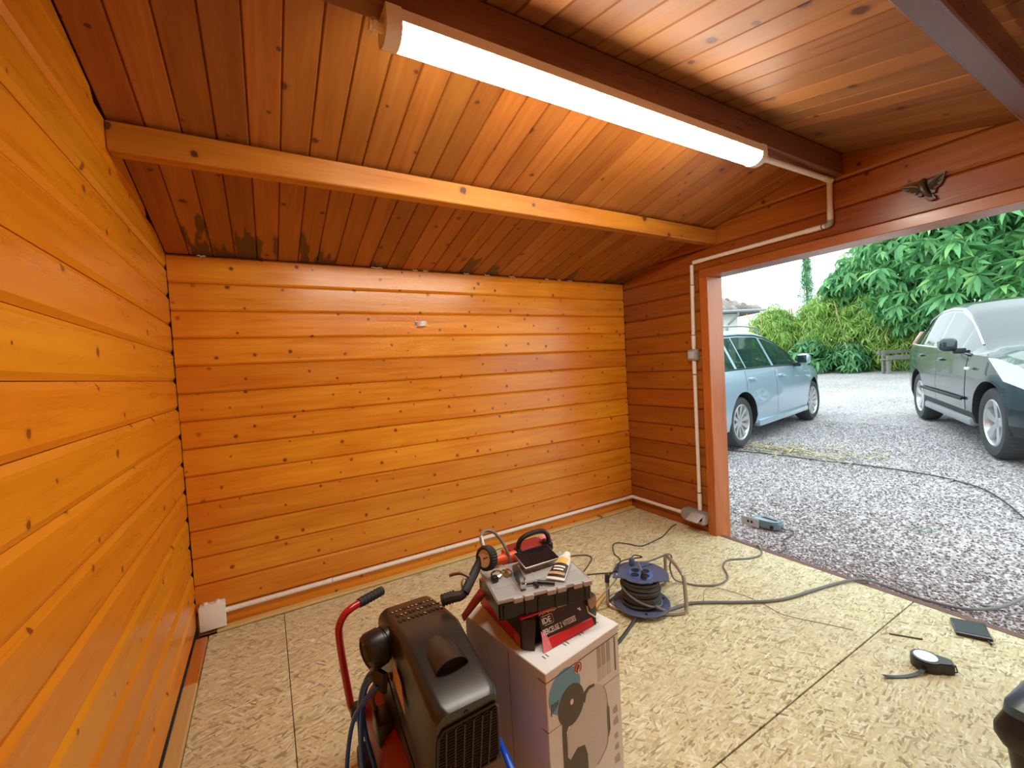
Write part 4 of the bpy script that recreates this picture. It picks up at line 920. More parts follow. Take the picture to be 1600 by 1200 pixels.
# tube frame
def fr_tube(pts, n=5): 
    q = MB(); q.tube(smooth_path(pts, n), .0095, 10); return q.build('frame_tube', M_steel, rl)
fr_tube([(1.95, -.985, .012), (2.12, -1.02, .012), (2.215, -1.055, .012), (2.243, -1.085, .03), (2.240, -1.095, .10), (2.228, -1.105, .185), (2.215, -1.122, .210), (2.190, -1.19, .205), (2.155, -1.262, .195), (2.142, -1.292, .175), (2.136, -1.305, .08), (2.131, -1.309, .03), (2.115, -1.302, .012), (2.04, -1.262, .012), (1.91, -1.15, .012), (1.885, -1.10, .012)])
fr_tube([(1.95, -.985, .012), (1.90, -1.0, .012), (1.873, -1.02, .02), (1.868, -1.03, .06), (1.866, -1.032, .142)])
fr_tube([(1.885, -1.10, .012), (1.868, -1.06, .013), (1.865, -1.035, .03), (1.866, -1.032, .06)])
m = MB().cyl((1.866, -1.032, .132), (1.866, -1.032, .170), .0125, .011, 12); m.build('end_cap', M_blackm, rl)
m = MB().cyl((1.99, -1.145, .0), (1.99, -1.145, .02), .035, n=16); m.build('hub_foot', M_reel, rl)
# plugs and cords on the reel
pl = empty('mains_plug', (1.98, -1.16, .186), label='black mains plug pushed into the top of the cable reel, its lead curving back', cat='plug', group='plugs on the cable reel')
m = MB().cyl((1.972, -1.188, .186), (1.972, -1.188, .204), .017, .014, 14); m.cyl((1.972, -1.188, .203), (1.968, -1.180, .222), .009, .006, 10); m.build('plug_body', M_black, pl)
P = smooth_path([(1.968, -1.180, .220), (1.972, -1.160, .238), (1.995, -1.130, .236), (2.03, -1.11, .222), (2.09, -1.105, .205), (2.16, -1.12, .212), (2.215, -1.135, .222), (2.245, -1.135, .20), (2.27, -1.10, .12), (2.32, -1.085, .03), (2.374, -1.122, .006), (2.404, -1.173, .006), (2.491, -1.231, .006), (2.592, -1.227, .006), (2.656, -1.181, .006), (2.713, -1.123, .006), (2.811, -1.09, .006), (2.929, -1.152, .006), (3.024, -1.168, .006), (3.09, -1.142, .007), (3.14, -1.09, .010), (3.175, -1.06, -.01), (3.19, -1.04, -.025)], 5)
m = MB(); m.tube(P, .0048, 8); m.build('lead', M_cableg, pl)
p2 = empty('mains_plug', (2.04, -1.03, .18), label='small dark plug lying at the back of the reel top with tangled thin lead', cat='plug', group='plugs on the cable reel')
m = MB().rbox((2.020, -1.062, .179), (2.044, -1.038, .222), .005, 2); m.build('plug_body', M_reel, p2)
P = smooth_path([(2.03, -1.05, .215), (2.06, -1.04, .225), (2.10, -1.06, .21), (2.05, -1.02, .20), (1.99, -1.02, .205), (1.935, -1.03, .195), (1.912, -1.06, .185), (1.93, -1.05, .181), (1.98, -1.0, .185), (2.05, -.93, .10), (2.20, -.77, .02), (2.294, -.681, .005), (2.323, -.599, .005), (2.404, -.502, .005), (2.462, -.486, .005), (2.508, -.548, .005), (2.553, -.624, .005), (2.705, -.616, .005), (2.799, -.599, .005), (2.993, -.518, .005), (3.05, -.512, .006)], 5)
m = MB(); m.tube(P, .0034, 7); m.build('lead', M_cable, p2)
p3 = smooth_path([(1.912, -1.06, .190), (1.90, -1.02, .16), (1.96, -.93, .06), (2.10, -.80, .008), (2.139, -.792, .005), (2.09, -.761, .005), (2.025, -.727, .005), (1.96, -.70, .005)], 5)
m = MB(); m.tube(p3, .0034, 7); tag(m.build('thin_cable', M_cable), 'thin black cable from the reel towards the back wall behind the white carton', 'cable', 'thin cables on the floor')
P = smooth_path([(1.95, -.42, .005), (2.03, -.44, .005), (2.103, -.468, .005), (2.157, -.503, .005), (2.165, -.554, .005), (2.09, -.615, .005), (1.95, -.70, .005)], 5)
m = MB(); m.tube(P, .0034, 7); tag(m.build('thin_cable', M_cable), 'kinked thin black cable on the floor behind the organiser case', 'cable', 'thin cables on the floor')
P = smooth_path([(1.985, -1.245, .06), (2.03, -1.262, .03), (2.09, -1.25, .012), (2.132, -1.255, .012), (2.222, -1.269, .009), (2.319, -1.33, .009), (2.409, -1.395, .009), (2.546, -1.481, .009), (2.658, -1.525, .009), (2.795, -1.552, .009), (2.97, -1.588, .009), (3.083, -1.622, .011), (3.15, -1.665, .012), (3.21, -1.72, -.01), (3.24, -1.82, -.03), (3.25, -1.92, -.03), (3.29, -2.02, -.03), (3.38, -2.09, -.028), (3.466, -2.126, -.022), (3.60, -2.158, -.012), (3.80, -2.20, .0)], 5)
m = MB(); m.tube(P, .0075, 9); tag(m.build('extension_cable', M_cableg), 'thick grey cable running from the reel over the door sill to the gravel', 'cable', 'thick extension cables of the reel')
P = smooth_path([(1.90, -1.20, .02), (1.80, -1.24, .009), (1.70, -1.28, .009), (1.55, -1.33, .009)], 5)
m = MB(); m.tube(P, .0075, 9); tag(m.build('extension_cable', M_cable), 'short dark cable from under the reel going behind the white carton', 'cable', 'thick extension cables of the reel')
P = smooth_path([(1.90, -1.07, .182), (1.875, -1.085, .16), (1.82, -1.06, .10), (1.775, -1.04, .05), (1.74, -1.06, .01), (1.70, -1.12, .007)], 5)
m = MB(); m.tube(P, .0045, 8); tag(m.build('grey_lead', M_cablel), 'light grey lead drooping from the left of the reel to the floor', 'cable')
P = smooth_path([(2.30, -1.285, .002), (2.363, -1.242, .012), (2.43, -1.234, .014), (2.48, -1.277, .004), (2.514, -1.382, .002), (2.512, -1.484, .002), (2.498, -1.561, .002), (2.52, -1.63, .002), (2.569, -1.714, .002), (2.625, -1.819, .002)], 4)
m = MB(); m.tube(P, .0012, 5); tag(m.build('wire_offcut', M_ink), 'hair thin wire lying loose on the boards right of the reel', 'wire')
m = MB().cyl((2.716, -1.917, .003), (2.781, -2.011, .003), .003, n=7); tag(m.build('metal_rod', M_ink), 'short dark rod lying on the boards between the tape and the board joint', 'rod')
m = MB().rbox((1.60, -1.03, 0), (1.96, -1.00, .018), .002, 1, M=Matrix.Translation((1.78, -1.01, 0)) @ Euler((0, 0, math.radians(28))).to_matrix().to_4x4() @ Matrix.Translation((-1.78, 1.01, 0))); tag(m.build('wood_offcut', M_pine), 'thin pine offcut on the floor between the reel and the white carton', 'offcut')
m = MB().prism([(.495, -.405), (.508, -.400), (.512, -.415), (.506, -.430), (.494, -.424)], 0.0002, .002); tag(m.build('paint_chip', M_whitei), 'small white chip on the floor near the white corner box', 'chip')

# ------------------------------------------------------------------ tape measure, tablet, black case
tm = empty('tape_measure', (2.58, -2.08, 0), label='black tape measure with a round white disc on the boards near the door', cat='tape')
TM = TR((2.585, -2.078, 0), math.radians(-62))
out = [(.048 * math.cos(a), .048 * math.sin(a)) for a in np.linspace(.75, 2 * PI - .75, 24)] + [(.066, -.024), (.078, -.018), (.078, .018), (.066, .024)]
m = MB().prism(out, .004, .040, TM); m.build('case', M_black, tm)
m = MB().prism([(x * .94, y * .94) for x, y in out], .040, .043, TM); m.build('case_bevel', M_black, tm)
m = MB().prism(ell(-.002, 0, .036, .036), .043, .0448, TM); m.build('disc', M_dialw, tm)
m = MB(); m.tube([TM @ Vector(p) for p in [(.078, -.010, .010), (.086, -.010, .012), (.088, 0, .014), (.086, .010, .026), (.078, .010, .028)]], .0025, 6); m.build('loop', M_black, tm)
m = MB().prism(out, 0, .004, TM @ Matrix.Diagonal((.85, .85, 1, 1))); m.build('foot', M_sill, tm)
P = smooth_path([Vector((2.545, -2.085, .020)), Vector((2.515, -2.085, .016)), Vector((2.491, -2.075, .008)), Vector((2.459, -2.06, .004)), Vector((2.425, -2.04, .003)), Vector((2.40, -2.024, .005)), Vector((2.378, -2.012, .010))], 5)
m = MB()
for a, b in zip(P[:-1], P[1:]):
    d = (b - a).normalized(); s = d.cross(Vector((0, 0, 1))).normalized() * .007
    m.add([a - s, a + s, b + s, b - s, a - s + Vector((0, 0, .0016)), a + s + Vector((0, 0, .0016)), b + s + Vector((0, 0, .0016)), b - s + Vector((0, 0, .0016))], [(0, 1, 2, 3), (7, 6, 5, 4), (0, 4, 5, 1), (1, 5, 6, 2), (2, 6, 7, 3), (3, 7, 4, 0)])
m.build('blade', M_black, tm)
tb = empty('tablet', (3.03, -2.10, 0), label='small dark flat tablet on the boards against the door sill', cat='tablet')
TB = TR((3.018, -2.103, .009), math.radians(-68), 0, math.radians(-3))
m = MB().rbox((-.056, -.07, -.006), (.056, .07, .006), .004, 2, M=TB); m.build('case', M_black, tb)
m = MB().rbox((-.050, -.055, .0055), (.050, .064, .0072), .0006, 1, M=TB); m.build('screen', plain('dull_tablet_screen', (.018, .027, .034), .25, spec=.2), tb)
m = MB().box((-.05, -.066, .006), (.05, -.062, .0074), M=TB); m.build('bezel_strip', M_greyp, tb)
m = MB().cyl(TB @ Vector((.040, -.070, -.003)), TB @ Vector((.046, -.088, -.006)), .004, n=8); m.build('cable_stub', M_black, tb)
# black case at the right edge

bc = empty('storage_bin', (2.13, -2.53, 0), label='black plastic storage bin with a blue grey lid at the right edge', cat='bin')
CM = TR((2.13, -2.53, 0), math.radians(-5))
def frus(name, lv, mat, seg=4):
    q = MB(); n = 0
    for hx, hy, z, r in lv:
        P = []
        for sx, sy, a0 in ((1, 1, 0), (-1, 1, PI / 2), (-1, -1, PI), (1, -1, 1.5 * PI)):
            for k in range(seg + 1): a = a0 + PI / 2 * k / seg; P.append((sx * (hx - r) + r * math.cos(a), sy * (hy - r) + r * math.sin(a), z))
        n = len(P); q.v += [tuple(CM @ Vector(p)) for p in P]
    for i in range(len(lv) - 1):
        for k in range(n): q.f.append((i * n + k, i * n + (k + 1) % n, (i + 1) * n + (k + 1) % n, (i + 1) * n + k))
    q.f += [tuple(reversed(range(n))), tuple(range((len(lv) - 1) * n, len(lv) * n))]; q.m = [0] * len(q.f); return q.build(name, mat, bc)
frus('bin_body', [(.140, .095, 0, .03), (.165, .118, .235, .03)], M_black)
frus('rim_band', [(.172, .125, .235, .03), (.182, .136, .262, .03), (.182, .136, .285, .03), (.168, .120, .325, .03)], M_black)
frus('lid', [(.170, .122, .325, .028), (.168, .120, .348, .03), (.120, .085, .400, .03), (.110, .075, .404, .03)], M_casetop)
m = MB().rbox((-.192, -.03, .310), (-.160, .03, .362), .003, 1, M=CM); m.build('latch', M_casetop, bc)
m = MB().box((-.156, .045, .352), (-.136, .062, .3745), M=CM); m.build('latch_slot', M_coverin, bc)
# ------------------------------------------------------------------ cars
def car(name, label, loc, rz, pitch, P):
    M = Matrix.Translation(loc) @ Euler((0, -pitch, rz), 'XYZ').to_matrix().to_4x4()
    root = empty(name, None, M=M, label=label, cat='car', group='cars parked on the gravel')
    I = lambda key, x: float(np.interp(x, *zip(*P[key])))
    xs = sorted(set([round(q, 4) for q in list(np.linspace(P['x0'], P['x1'], 46)) + P['cuts']]))
    def ring(x):
        hw, zs, zb, zt, yr, zc = (I(k, x) for k in ('hw', 'zs', 'zb', 'zt', 'yr', 'zc'))
        yr = min(yr, hw * .95); lp = lambda t: (hw * .955 * (1 - t) + yr * t, zb * (1 - t) + zt * t)
        R = [(hw * .84, zs - .02), (hw * .955, zs), (hw * .992, zs + .16 * (zb - zs)), (hw, zs + .45 * (zb - zs)), (hw * .985, zs + .80 * (zb - zs)), (hw * .955, zb), lp(.07), lp(.89), (yr, zt), (yr * .9, zt + .62 * (zc - zt)), (yr * .5, zt + .95 * (zc - zt)), (0, zc)]
        return [(x, -y, z) for y, z in R] + [(x, y, z) for y, z in reversed(R[:-1])]
    n = 23; m = MB()
    for x in xs: m.v += ring(x)
    for i in range(len(xs) - 1):
        xm = (xs[i] + xs[i + 1]) / 2
        for k in range(n):
            k2 = (k + 1) % n; mi = 0; kk = k if k < 11 else 21 - k
            if k < 22:
                if kk == 6:
                    for w0, w1 in P['win']:
                        if w0 < xm < w1: mi = 1
                elif kk in (8, 9, 10):
                    if P['ws'][0] < xm < P['ws'][1] and kk > 7: mi = 2
                    if P['rw'][0] < xm < P['rw'][1]: mi = 2
                if kk <= 1 and P.get('clad'): mi = 3
            m.f.append((i * n + k, i * n + k2, (i + 1) * n + k2, (i + 1) * n + k)); m.m.append(mi)
    m.f.append(tuple(range(n))); m.m.append(0); m.f.append(tuple(range((len(xs) - 1) * n, len(xs) * n))); m.m.append(0)
    me = bpy.data.meshes.new('shell'); me.from_pydata(m.v, [], m.f)
    mats = [P['paint'], P['glass'], P['glass'], M_trim]
    for q in mats: me.materials.append(q)
    me.polygons.foreach_set('material_index', m.m)
    b = bmesh.new(); b.from_mesh(me); bmesh.ops.recalc_face_normals(b, faces=list(b.faces)); b.to_mesh(me); b.free()
    sh = bpy.data.objects.new('shell', me); COL.objects.link(sh)
    cut = MB()
    for ax_ in (0, P['wb']):
        for s in (-1, 1): cut.cyl((ax_, s * .52, P['R'] + .02), (ax_, s * 1.2, P['R'] + .02), P['R'] * P['arch'], n=40, mi=3)
    cm = bpy.data.meshes.new('c'); cm.from_pydata(cut.v, [], cut.f)
    for q in mats: cm.materials.append(q)
    cm.polygons.foreach_set('material_index', cut.m)
    b = bmesh.new(); b.from_mesh(cm); bmesh.ops.recalc_face_normals(b, faces=list(b.faces)); b.to_mesh(cm); b.free()
    co = bpy.data.objects.new('c', cm); COL.objects.link(co)
    md = sh.modifiers.new('b', 'BOOLEAN'); md.operation = 'DIFFERENCE'; md.object = co; md.solver = 'EXACT'
    dg = bpy.context.evaluated_depsgraph_get(); dg.update(); ev = bpy.data.meshes.new_from_object(sh.evaluated_get(dg))
    bpy.data.objects.remove(sh); bpy.data.objects.remove(co)
    V = [v.co.copy() for v in ev.vertices]
    def sub(name_, idx, mat, filt=None, off=0.0):
        q = MB(); mp = {}
        for p in ev.polygons:
            if p.material_index not in idx: continue
            if filt and not filt(p.center): continue
            f = []
            for vi in p.vertices:
                if vi not in mp: mp[vi] = len(q.v); v = V[vi]; q.v.append((v.x, v.y + (off if v.y > 0 else -off), v.z))
                f.append(mp[vi])
            q.f.append(tuple(f)); q.m.append(p.material_index)
        if not q.f: return None
        me2 = bpy.data.meshes.new(name_); me2.from_pydata(q.v, [], q.f)
        for t in mats: me2.materials.append(t)
        me2.polygons.foreach_set('material_index', q.m); me2.polygons.foreach_set('use_smooth', [True] * len(q.f)); me2.set_sharp_from_angle(angle=math.radians(32))
        return link(name_, me2, root, matrix=Matrix())
    sub('body', (0, 3), None)
    for i, (w0, w1) in enumerate(P['win']):
        for s in (-1, 1): sub('side_window', (1,), None, lambda c: c.x > w0 and c.x < w1 and c.y * s > 0)
    sub('windscreen', (2,), None, lambda c: c.x > P['ws'][0] - .05 and c.x > P['rw'][1] + .3)
    sub('rear_window', (2,), None, lambda c: c.x < P['rw'][1] + .05)
    # doors: raised 4 mm, so their edges show
    for d0, d1 in P['doors']:
        for s in (-1, 1):
            dr_ = sub('door', (0,), None, lambda c: d0 < c.x < d1 and c.y * s > .5 and I('zs', c.x) + .03 < c.z < I('zb', c.x) + .01, .003)
            if dr_ is None: continue
            xh = d0 + .16; zh_ = I('zb', xh) - .105; hw = I('hw', xh)
            q = MB().rbox((xh - .10, s * hw * .985 - .028, zh_ - .018), (xh + .10, s * hw * .985 + .028, zh_ + .016), .012, 2)
            h = bpy.data.meshes.new('handle'); h.from_pydata(q.v, [], q.f); h.materials.append(P['handle']); finish(h); link('door_handle', h, dr_, matrix=Matrix())
    def part(name_, q, mat, par=None):
        h = bpy.data.meshes.new(name_); h.from_pydata(q.v, [], q.f); h.materials.append(mat); finish(h, 40); return link(name_, h, par or root, matrix=Matrix())
    # wheels
    R = P['R']; rim = P['rim']
    for ax_ in (0, P['wb']):
        for s in (-1, 1):
            yo = s * P['track']; wd = .105
            Mw = Matrix.Translation((ax_, yo, R)) @ Euler((s * -PI / 2 if s < 0 else -PI / 2, 0, 0)).to_matrix().to_4x4()
            Mw = Matrix.Translation((ax_, yo, R)) @ Matrix(((1, 0, 0, 0), (0, 0, s, 0), (0, 1, 0, 0), (0, 0, 0, 1)))   # local z points outwards
            q = MB(); md_ = lambda j, k, r: r - (.009 if (3 <= j <= 6 and k % 2) else 0)
            q.lathe([(rim, -.1), (rim + .03, -wd), (R - .03, -wd), (R - .006, -wd + .02), (R, -wd + .05), (R, wd - .05), (R - .006, wd - .02), (R - .03, wd), (rim + .025, wd), (rim, wd - .012), (rim, -.1)], 96, Mw, mod=md_)
            wh = part('wheel', q, M_tyre)
            q = MB(); q.lathe([(rim + .004, -.09), (rim + .004, wd - .012), (rim - .012, wd - .006), (rim - .022, wd - .02), (rim - .03, wd - .09)], 40, Mw); part('rim', q, M_alloy, wh)
            q = MB(); q.lathe([(0, .0), (rim - .03, .0)], 24, Mw); part('brake_disc', q, M_trim, wh)
            q = MB(); q.lathe([(0, wd - .028), (.03, wd - .030), (.062, wd - .040), (.07, wd - .06)], 20, Mw); part('hub', q, M_alloy, wh)
            ns = P['spokes']
            for k in range(ns):
                a = 2 * PI * k / ns + .2; w0, w1 = P['spw']
                A_ = Mw @ Matrix.Rotation(a, 4, 'Z')
                q = MB(); q.add([(.05, -w0, wd - .036), (rim - .015, -w1, wd - .016), (rim - .015, w1, wd - .016), (.05, w0, wd - .036), (.05, -w0, wd - .06), (rim - .015, -w1, wd - .055), (rim - .015, w1, wd - .055), (.05, w0, wd - .06)],
                                [(0, 1, 2, 3), (7, 6, 5, 4), (0, 4, 5, 1), (1, 5, 6, 2), (2, 6, 7, 3), (3, 7, 4, 0)], A_); part('spoke', q, M_alloy, wh)
    # mirrors
    mx = P['mirror']
    for s in (-1, 1):
        hw = I('hw', mx[0]); q = MB(); y0 = s * (hw * .94); y1 = s * (hw + .17)
        q.rbox((mx[0] - .075, min(y0 + s * .07, y1), mx[1] - .02), (mx[0] + .075, max(y0 + s * .07, y1), mx[1] + .13), .05, 4)
        mr = part('mirror', q, P['paint']); q = MB().rbox((mx[0] - .03, min(y0, y0 + s * .10), mx[1] - .05), (mx[0] + .04, max(y0, y0 + s * .10), mx[1] + .01), .012, 2); part('mirror_arm', q, M_trim, mr)
        q = MB().rbox((mx[0] - .079, min(y0 + s * .085, y1 - s * .02), mx[1] + .0), (mx[0] - .070, max(y0 + s * .085, y1 - s * .02), mx[1] + .11), .003, 1); part('mirror_glass', q, M_glassd, mr)
    # side strips round the glass
    for s in (-1, 1):
        for nm, row, mt, rad in (('window_strip', 'low', P['strip'], .010), ('roof_gutter', 'top', P['gut'], .009)):
            w0, w1 = P['win'][0][0], P['win'][-1][1]; pts = []
            for x in np.linspace(w0 - .04, w1 + .03, 24):
                hw, zb, zt = I('hw', x), I('zb', x), I('zt', x); yr = min(I('yr', x), hw * .95); t = .055 if row == 'low' else .945
                pts.append(Vector((x, s * (hw * .955 * (1 - t) + yr * t + .004), zb * (1 - t) + zt * t)))
            q = MB(); q.tube(pts, rad, 6); part(nm, q, mt)
    for s in (-1, 1):
        q = MB(); w = I('hw', P['wb'] / 2); q.rbox((R * 1.3, min(s * w * .90, s * w * 1.004), I('zs', 1) - .04), (P['wb'] - R * 1.3, max(s * w * .90, s * w * 1.004), I('zs', 1) + .045), .02, 2); part('sill', q, P['sill'])
    # inside: seats, wheel, dashboard
    for x in (.55, 1.42):
        for y in (-.36, .36):
            q = MB().rbox((x - .05, y - .23, .45), (x + .06, y + .23, P['seat']), .05, 3, M=Matrix.Translation((x, 0, .45)) @ Euler((0, -.25, 0)).to_matrix().to_4x4() @ Matrix.Translation((-x, 0, -.45)))
            st = part('seat', q, M_seat); q = MB().rbox((x - .22, y - .12, P['seat'] + .0), (x - .13, y + .12, P['seat'] + .19), .04, 3); part('headrest', q, M_seat, st)
    q = MB().rbox((1.95, -.68, .62), (2.35, .68, .90), .06, 2); part('dashboard', q, M_trim)
    q = MB(); q.tube([Vector((1.86 - .06 * math.sin(a), .36 * P['drive'] + .18 * math.cos(a), .93 + .17 * math.sin(a))) for a in np.linspace(0, 2 * PI, 20, endpoint=False)], .014, 6, closed=True); part('steering_wheel', q, M_trim)
    return root, part, I

LEFT = dict(x0=-1.02, x1=3.46, wb=2.578, R=.315, rim=.222, track=.725, arch=1.13, spokes=10, spw=(.016, .026), paint=M_blueCar, glass=M_glass, handle=M_blueCar, strip=M_trim, gut=M_trim, sill=M_blueCar, seat=1.02, drive=1,
    hw=[(-1.02, .66), (-.95, .76), (-.7, .855), (0, .87), (1.2, .875), (2.5, .865), (3.0, .79), (3.3, .63), (3.46, .45)],
    zs=[(-1.02, .38), (-.8, .30), (-.5, .25), (3.0, .24), (3.46, .32)],
    zb=[(-1.02, .90), (-.9, .955), (0, .945), (1.2, .925), (2.15, .905), (2.6, .87), (3.1, .76), (3.46, .58)],
    zt=[(-1.02, .95), (-.97, 1.03), (-.86, 1.24), (-.66, 1.36), (-.3, 1.405), (.4, 1.425), (.9, 1.415), (1.25, 1.375), (1.55, 1.285), (1.85, 1.145), (2.15, .985), (2.28, .922), (2.6, .885), (3.1, .775), (3.46, .59)],
    yr=[(-1.02, .60), (-.86, .60), (-.5, .60), (.5, .615), (1.3, .61), (1.9, .68), (2.25, .73), (2.6, .72), (3.1, .64), (3.46, .44)],
    zc=[(-1.02, 1.0), (-.97, 1.10), (-.86, 1.31), (-.66, 1.43), (-.3, 1.47), (.4, 1.485), (.9, 1.475), (1.25, 1.43), (1.55, 1.33), (1.85, 1.18), (2.15, 1.01), (2.28, .95), (2.6, .93), (3.1, .83), (3.46, .62)],
    win=[(-.78, -.12), (-.06, .16), (.19, .97), (1.04, 1.97)], ws=(1.22, 2.22), rw=(-1.0, -.72), doors=[(.10, 1.0), (1.01, 2.12)], cuts=[-.78, -.12, -.06, .16, .19, .97, 1.04, 1.97, 1.22, 2.22, -.72, -1.0, .10, 1.0, 1.01, 2.12], mirror=(1.76, .955))
lc, lp_, LI = car('car', 'pale blue estate car parked side on outside the door', (5.325, 1.225, .133), .1474, .015, LEFT)
for s in (-1, 1):
    q = MB(); q.tube(smooth_path([(-.55, s * .585, 1.41), (-.50, s * .585, 1.475), (-.3, s * .59, 1.50), (.4, s * .60, 1.52), (.95, s * .60, 1.505), (1.12, s * .60, 1.475), (1.16, s * .60, 1.42)], 5), .013, 8); lp_('roof_rail', q, M_steel)
    q = MB().rbox((3.0, min(s * .45, s * .70), .62), (3.30, max(s * .45, s * .70), .72), .04, 3); lp_('headlamp', q, M_lens)
RIGHT = dict(x0=-.86, x1=3.52, wb=2.61, R=.345, rim=.228, track=.745, arch=1.12, spokes=5, spw=(.026, .050), paint=M_darkCar, glass=M_glassd, handle=M_darkCar, strip=M_chrome, gut=M_chrome, sill=M_greyp, seat=1.12, drive=1, clad=True,
    hw=[(-.86, .66), (-.8, .76), (-.55, .86), (0, .885), (1.2, .88), (2.6, .89), (3.05, .85), (3.35, .72), (3.52, .50)],
    zs=[(-.86, .42), (-.6, .33), (-.4, .28), (3.1, .28), (3.52, .36)],
    zb=[(-.86, 1.0), (-.7, 1.11), (0, 1.07), (.8, 1.04), (1.7, 1.01), (2.15, 1.0), (2.6, .985), (3.1, .90), (3.35, .80), (3.52, .68)],
    zt=[(-.86, 1.05), (-.8, 1.16), (-.6, 1.36), (-.3, 1.485), (.2, 1.56), (.7, 1.575), (1.1, 1.54), (1.45, 1.44), (1.8, 1.27), (2.1, 1.10), (2.28, 1.03), (2.6, 1.0), (3.1, .915), (3.35, .81), (3.52, .69)],
    yr=[(-.86, .58), (-.6, .60), (.2, .63), (1.1, .63), (1.7, .69), (2.2, .755), (2.6, .74), (3.1, .66), (3.52, .44)],
    zc=[(-.86, 1.10), (-.8, 1.24), (-.6, 1.44), (-.3, 1.56), (.2, 1.63), (.7, 1.64), (1.1, 1.60), (1.45, 1.49), (1.8, 1.31), (2.1, 1.14), (2.28, 1.075), (2.6, 1.06), (3.1, .99), (3.35, .88), (3.52, .72)],
    win=[(-.40, -.02), (.02, .80), (.86, 1.68), (1.72, 2.06)], ws=(1.10, 2.22), rw=(-.82, -.36), doors=[(.06, .94), (.95, 2.02)], cuts=[-.40, -.02, .02, .80, .86, 1.68, 1.72, 2.06, 1.10, 2.22, -.82, -.36, .06, .94, .95, 2.02], mirror=(1.86, 1.06))
rcar, rp_, RI = car('car', 'dark teal high roofed car with large headlamp facing the garage', (9.193, -1.018, .175), math.radians(207.33), -.015, RIGHT)
for s in (-1, 1):
    q = MB(); T = [(2.72, .90, .985), (3.02, .87, .93), (3.36, .70, .80), (3.40, .64, .70), (3.28, .76, .68), (3.0, .885, .78)]
    q.add([(x, s * y, z) for x, y, z in T] + [(x, s * (y - .06), z - .01) for x, y, z in T], [tuple(range(6)), tuple(reversed(range(6, 12)))] + [(i, (i + 1) % 6, 6 + (i + 1) % 6, 6 + i) for i in range(6)]); rp_('headlamp', q, M_lens)
    q = MB(); T = [(-.60, .80, 1.03), (-.72, .74, 1.12), (-.70, .66, 1.30), (-.62, .66, 1.30), (-.50, .80, 1.10)]
    q.add([(x, s * (y + .03), z) for x, y, z in T] + [(x, s * (y - .06), z) for x, y, z in T], [tuple(range(5)), tuple(reversed(range(5, 10)))] + [(i, (i + 1) % 5, 5 + (i + 1) % 5, 5 + i) for i in range(5)]); rp_('tail_lamp', q, M_tail)
    q = MB().rbox((.35, min(s * .895, s * .915), .50), (2.0, max(s * .895, s * .915), .535), .006, 1); rp_('side_moulding', q, M_trim)
    q = MB().rbox((2.13, min(s * .895, s * .922), .845), (2.25, max(s * .895, s * .922), .875), .008, 2); rp_('side_repeater', q, M_lens)
q = MB(); q.tube([(-.1, 0, 1.60), (-.45, 0, 1.80)], .006, 6); rp_('aerial', q, M_trim)

# ------------------------------------------------------------------ jigsaw and litter on the gravel
JG = TR((3.605, -.875, gz(3.59, -.875) + .006), math.radians(-88))
jg = empty('jigsaw', None, M=JG, label='grey electric jigsaw lying on its side on the gravel', cat='tool')
pf = [(-.095, -.045), (-.06, -.060), (.02, -.060), (.085, -.048), (.115, -.02), (.12, .03), (.095, .055), (.03, .06), (-.05, .055), (-.09, .04)]
m = MB().prism(pf, .006, .045, JG); m.prism([(x * .9, y * .88) for x, y in pf], .045, .058, JG); m.build('body', M_tool, jg)
m = MB().prism([(-.03, .012), (.075, .0), (.085, .016), (-.02, .034)], .058, .0605, JG); m.build('handle_slot', M_coverin, jg)
m = MB().prism([(-.06, -.038), (.03, -.042), (.05, -.030), (-.05, -.018)], .058, .060, JG); m.build('rating_plate', M_greyl, jg)
m = MB().cyl(JG @ Vector((.075, -.052, .024)), JG @ Vector((.077, -.060, .024)), .013, n=14); m.build('dust_port', M_black, jg)
m = MB().rbox((-.140, -.078, 0), (-.005, -.073, .066), .0015, 1, M=JG); m.build('base_plate', M_alu, jg)
for x in (-.085, -.058): m = MB().box((x - .008, -.0788, .026), (x + .008, -.0775, .044), M=JG); m.build('plate_hole', M_coverin, jg)
m = MB().rbox((-.09, -.074, .014), (-.03, -.05, .042), .004, 1, M=JG); m.build('neck', M_black, jg)
m = MB(); z_ = lambda x, y: gz(x, y) + .008
jp = [(.115, .03, .02)]; P = [JG @ Vector((.118, .0, .022)), JG @ Vector((.145, -.005, .016))] + [Vector((x, y, z_(x, y))) for x, y in [(3.655, -1.03), (3.64, -1.06), (3.58, -1.075), (3.48, -1.078), (3.42, -1.105), (3.38, -1.14), (3.30, -1.165), (3.235, -1.16)]]
m.tube(smooth_path(P, 5), .0042, 7); m.build('power_lead', M_cable, jg)
P = smooth_path([Vector((x, y, gz(x, y) + .012)) for x, y in [(5.15, .95), (5.22, .60), (5.33, .2), (5.40, -.126), (5.42, -.46), (5.47, -.704), (5.51, -1.03), (5.50, -1.33), (5.41, -1.553), (5.32, -1.67), (5.10, -1.817), (4.86, -1.941), (4.6, -2.1), (4.3, -2.35)]], 5)
m = MB(); m.tube(P, .0055, 6); tag(m.build('garden_cable', M_cable), 'long dark cable lying across the gravel between the two cars', 'cable')

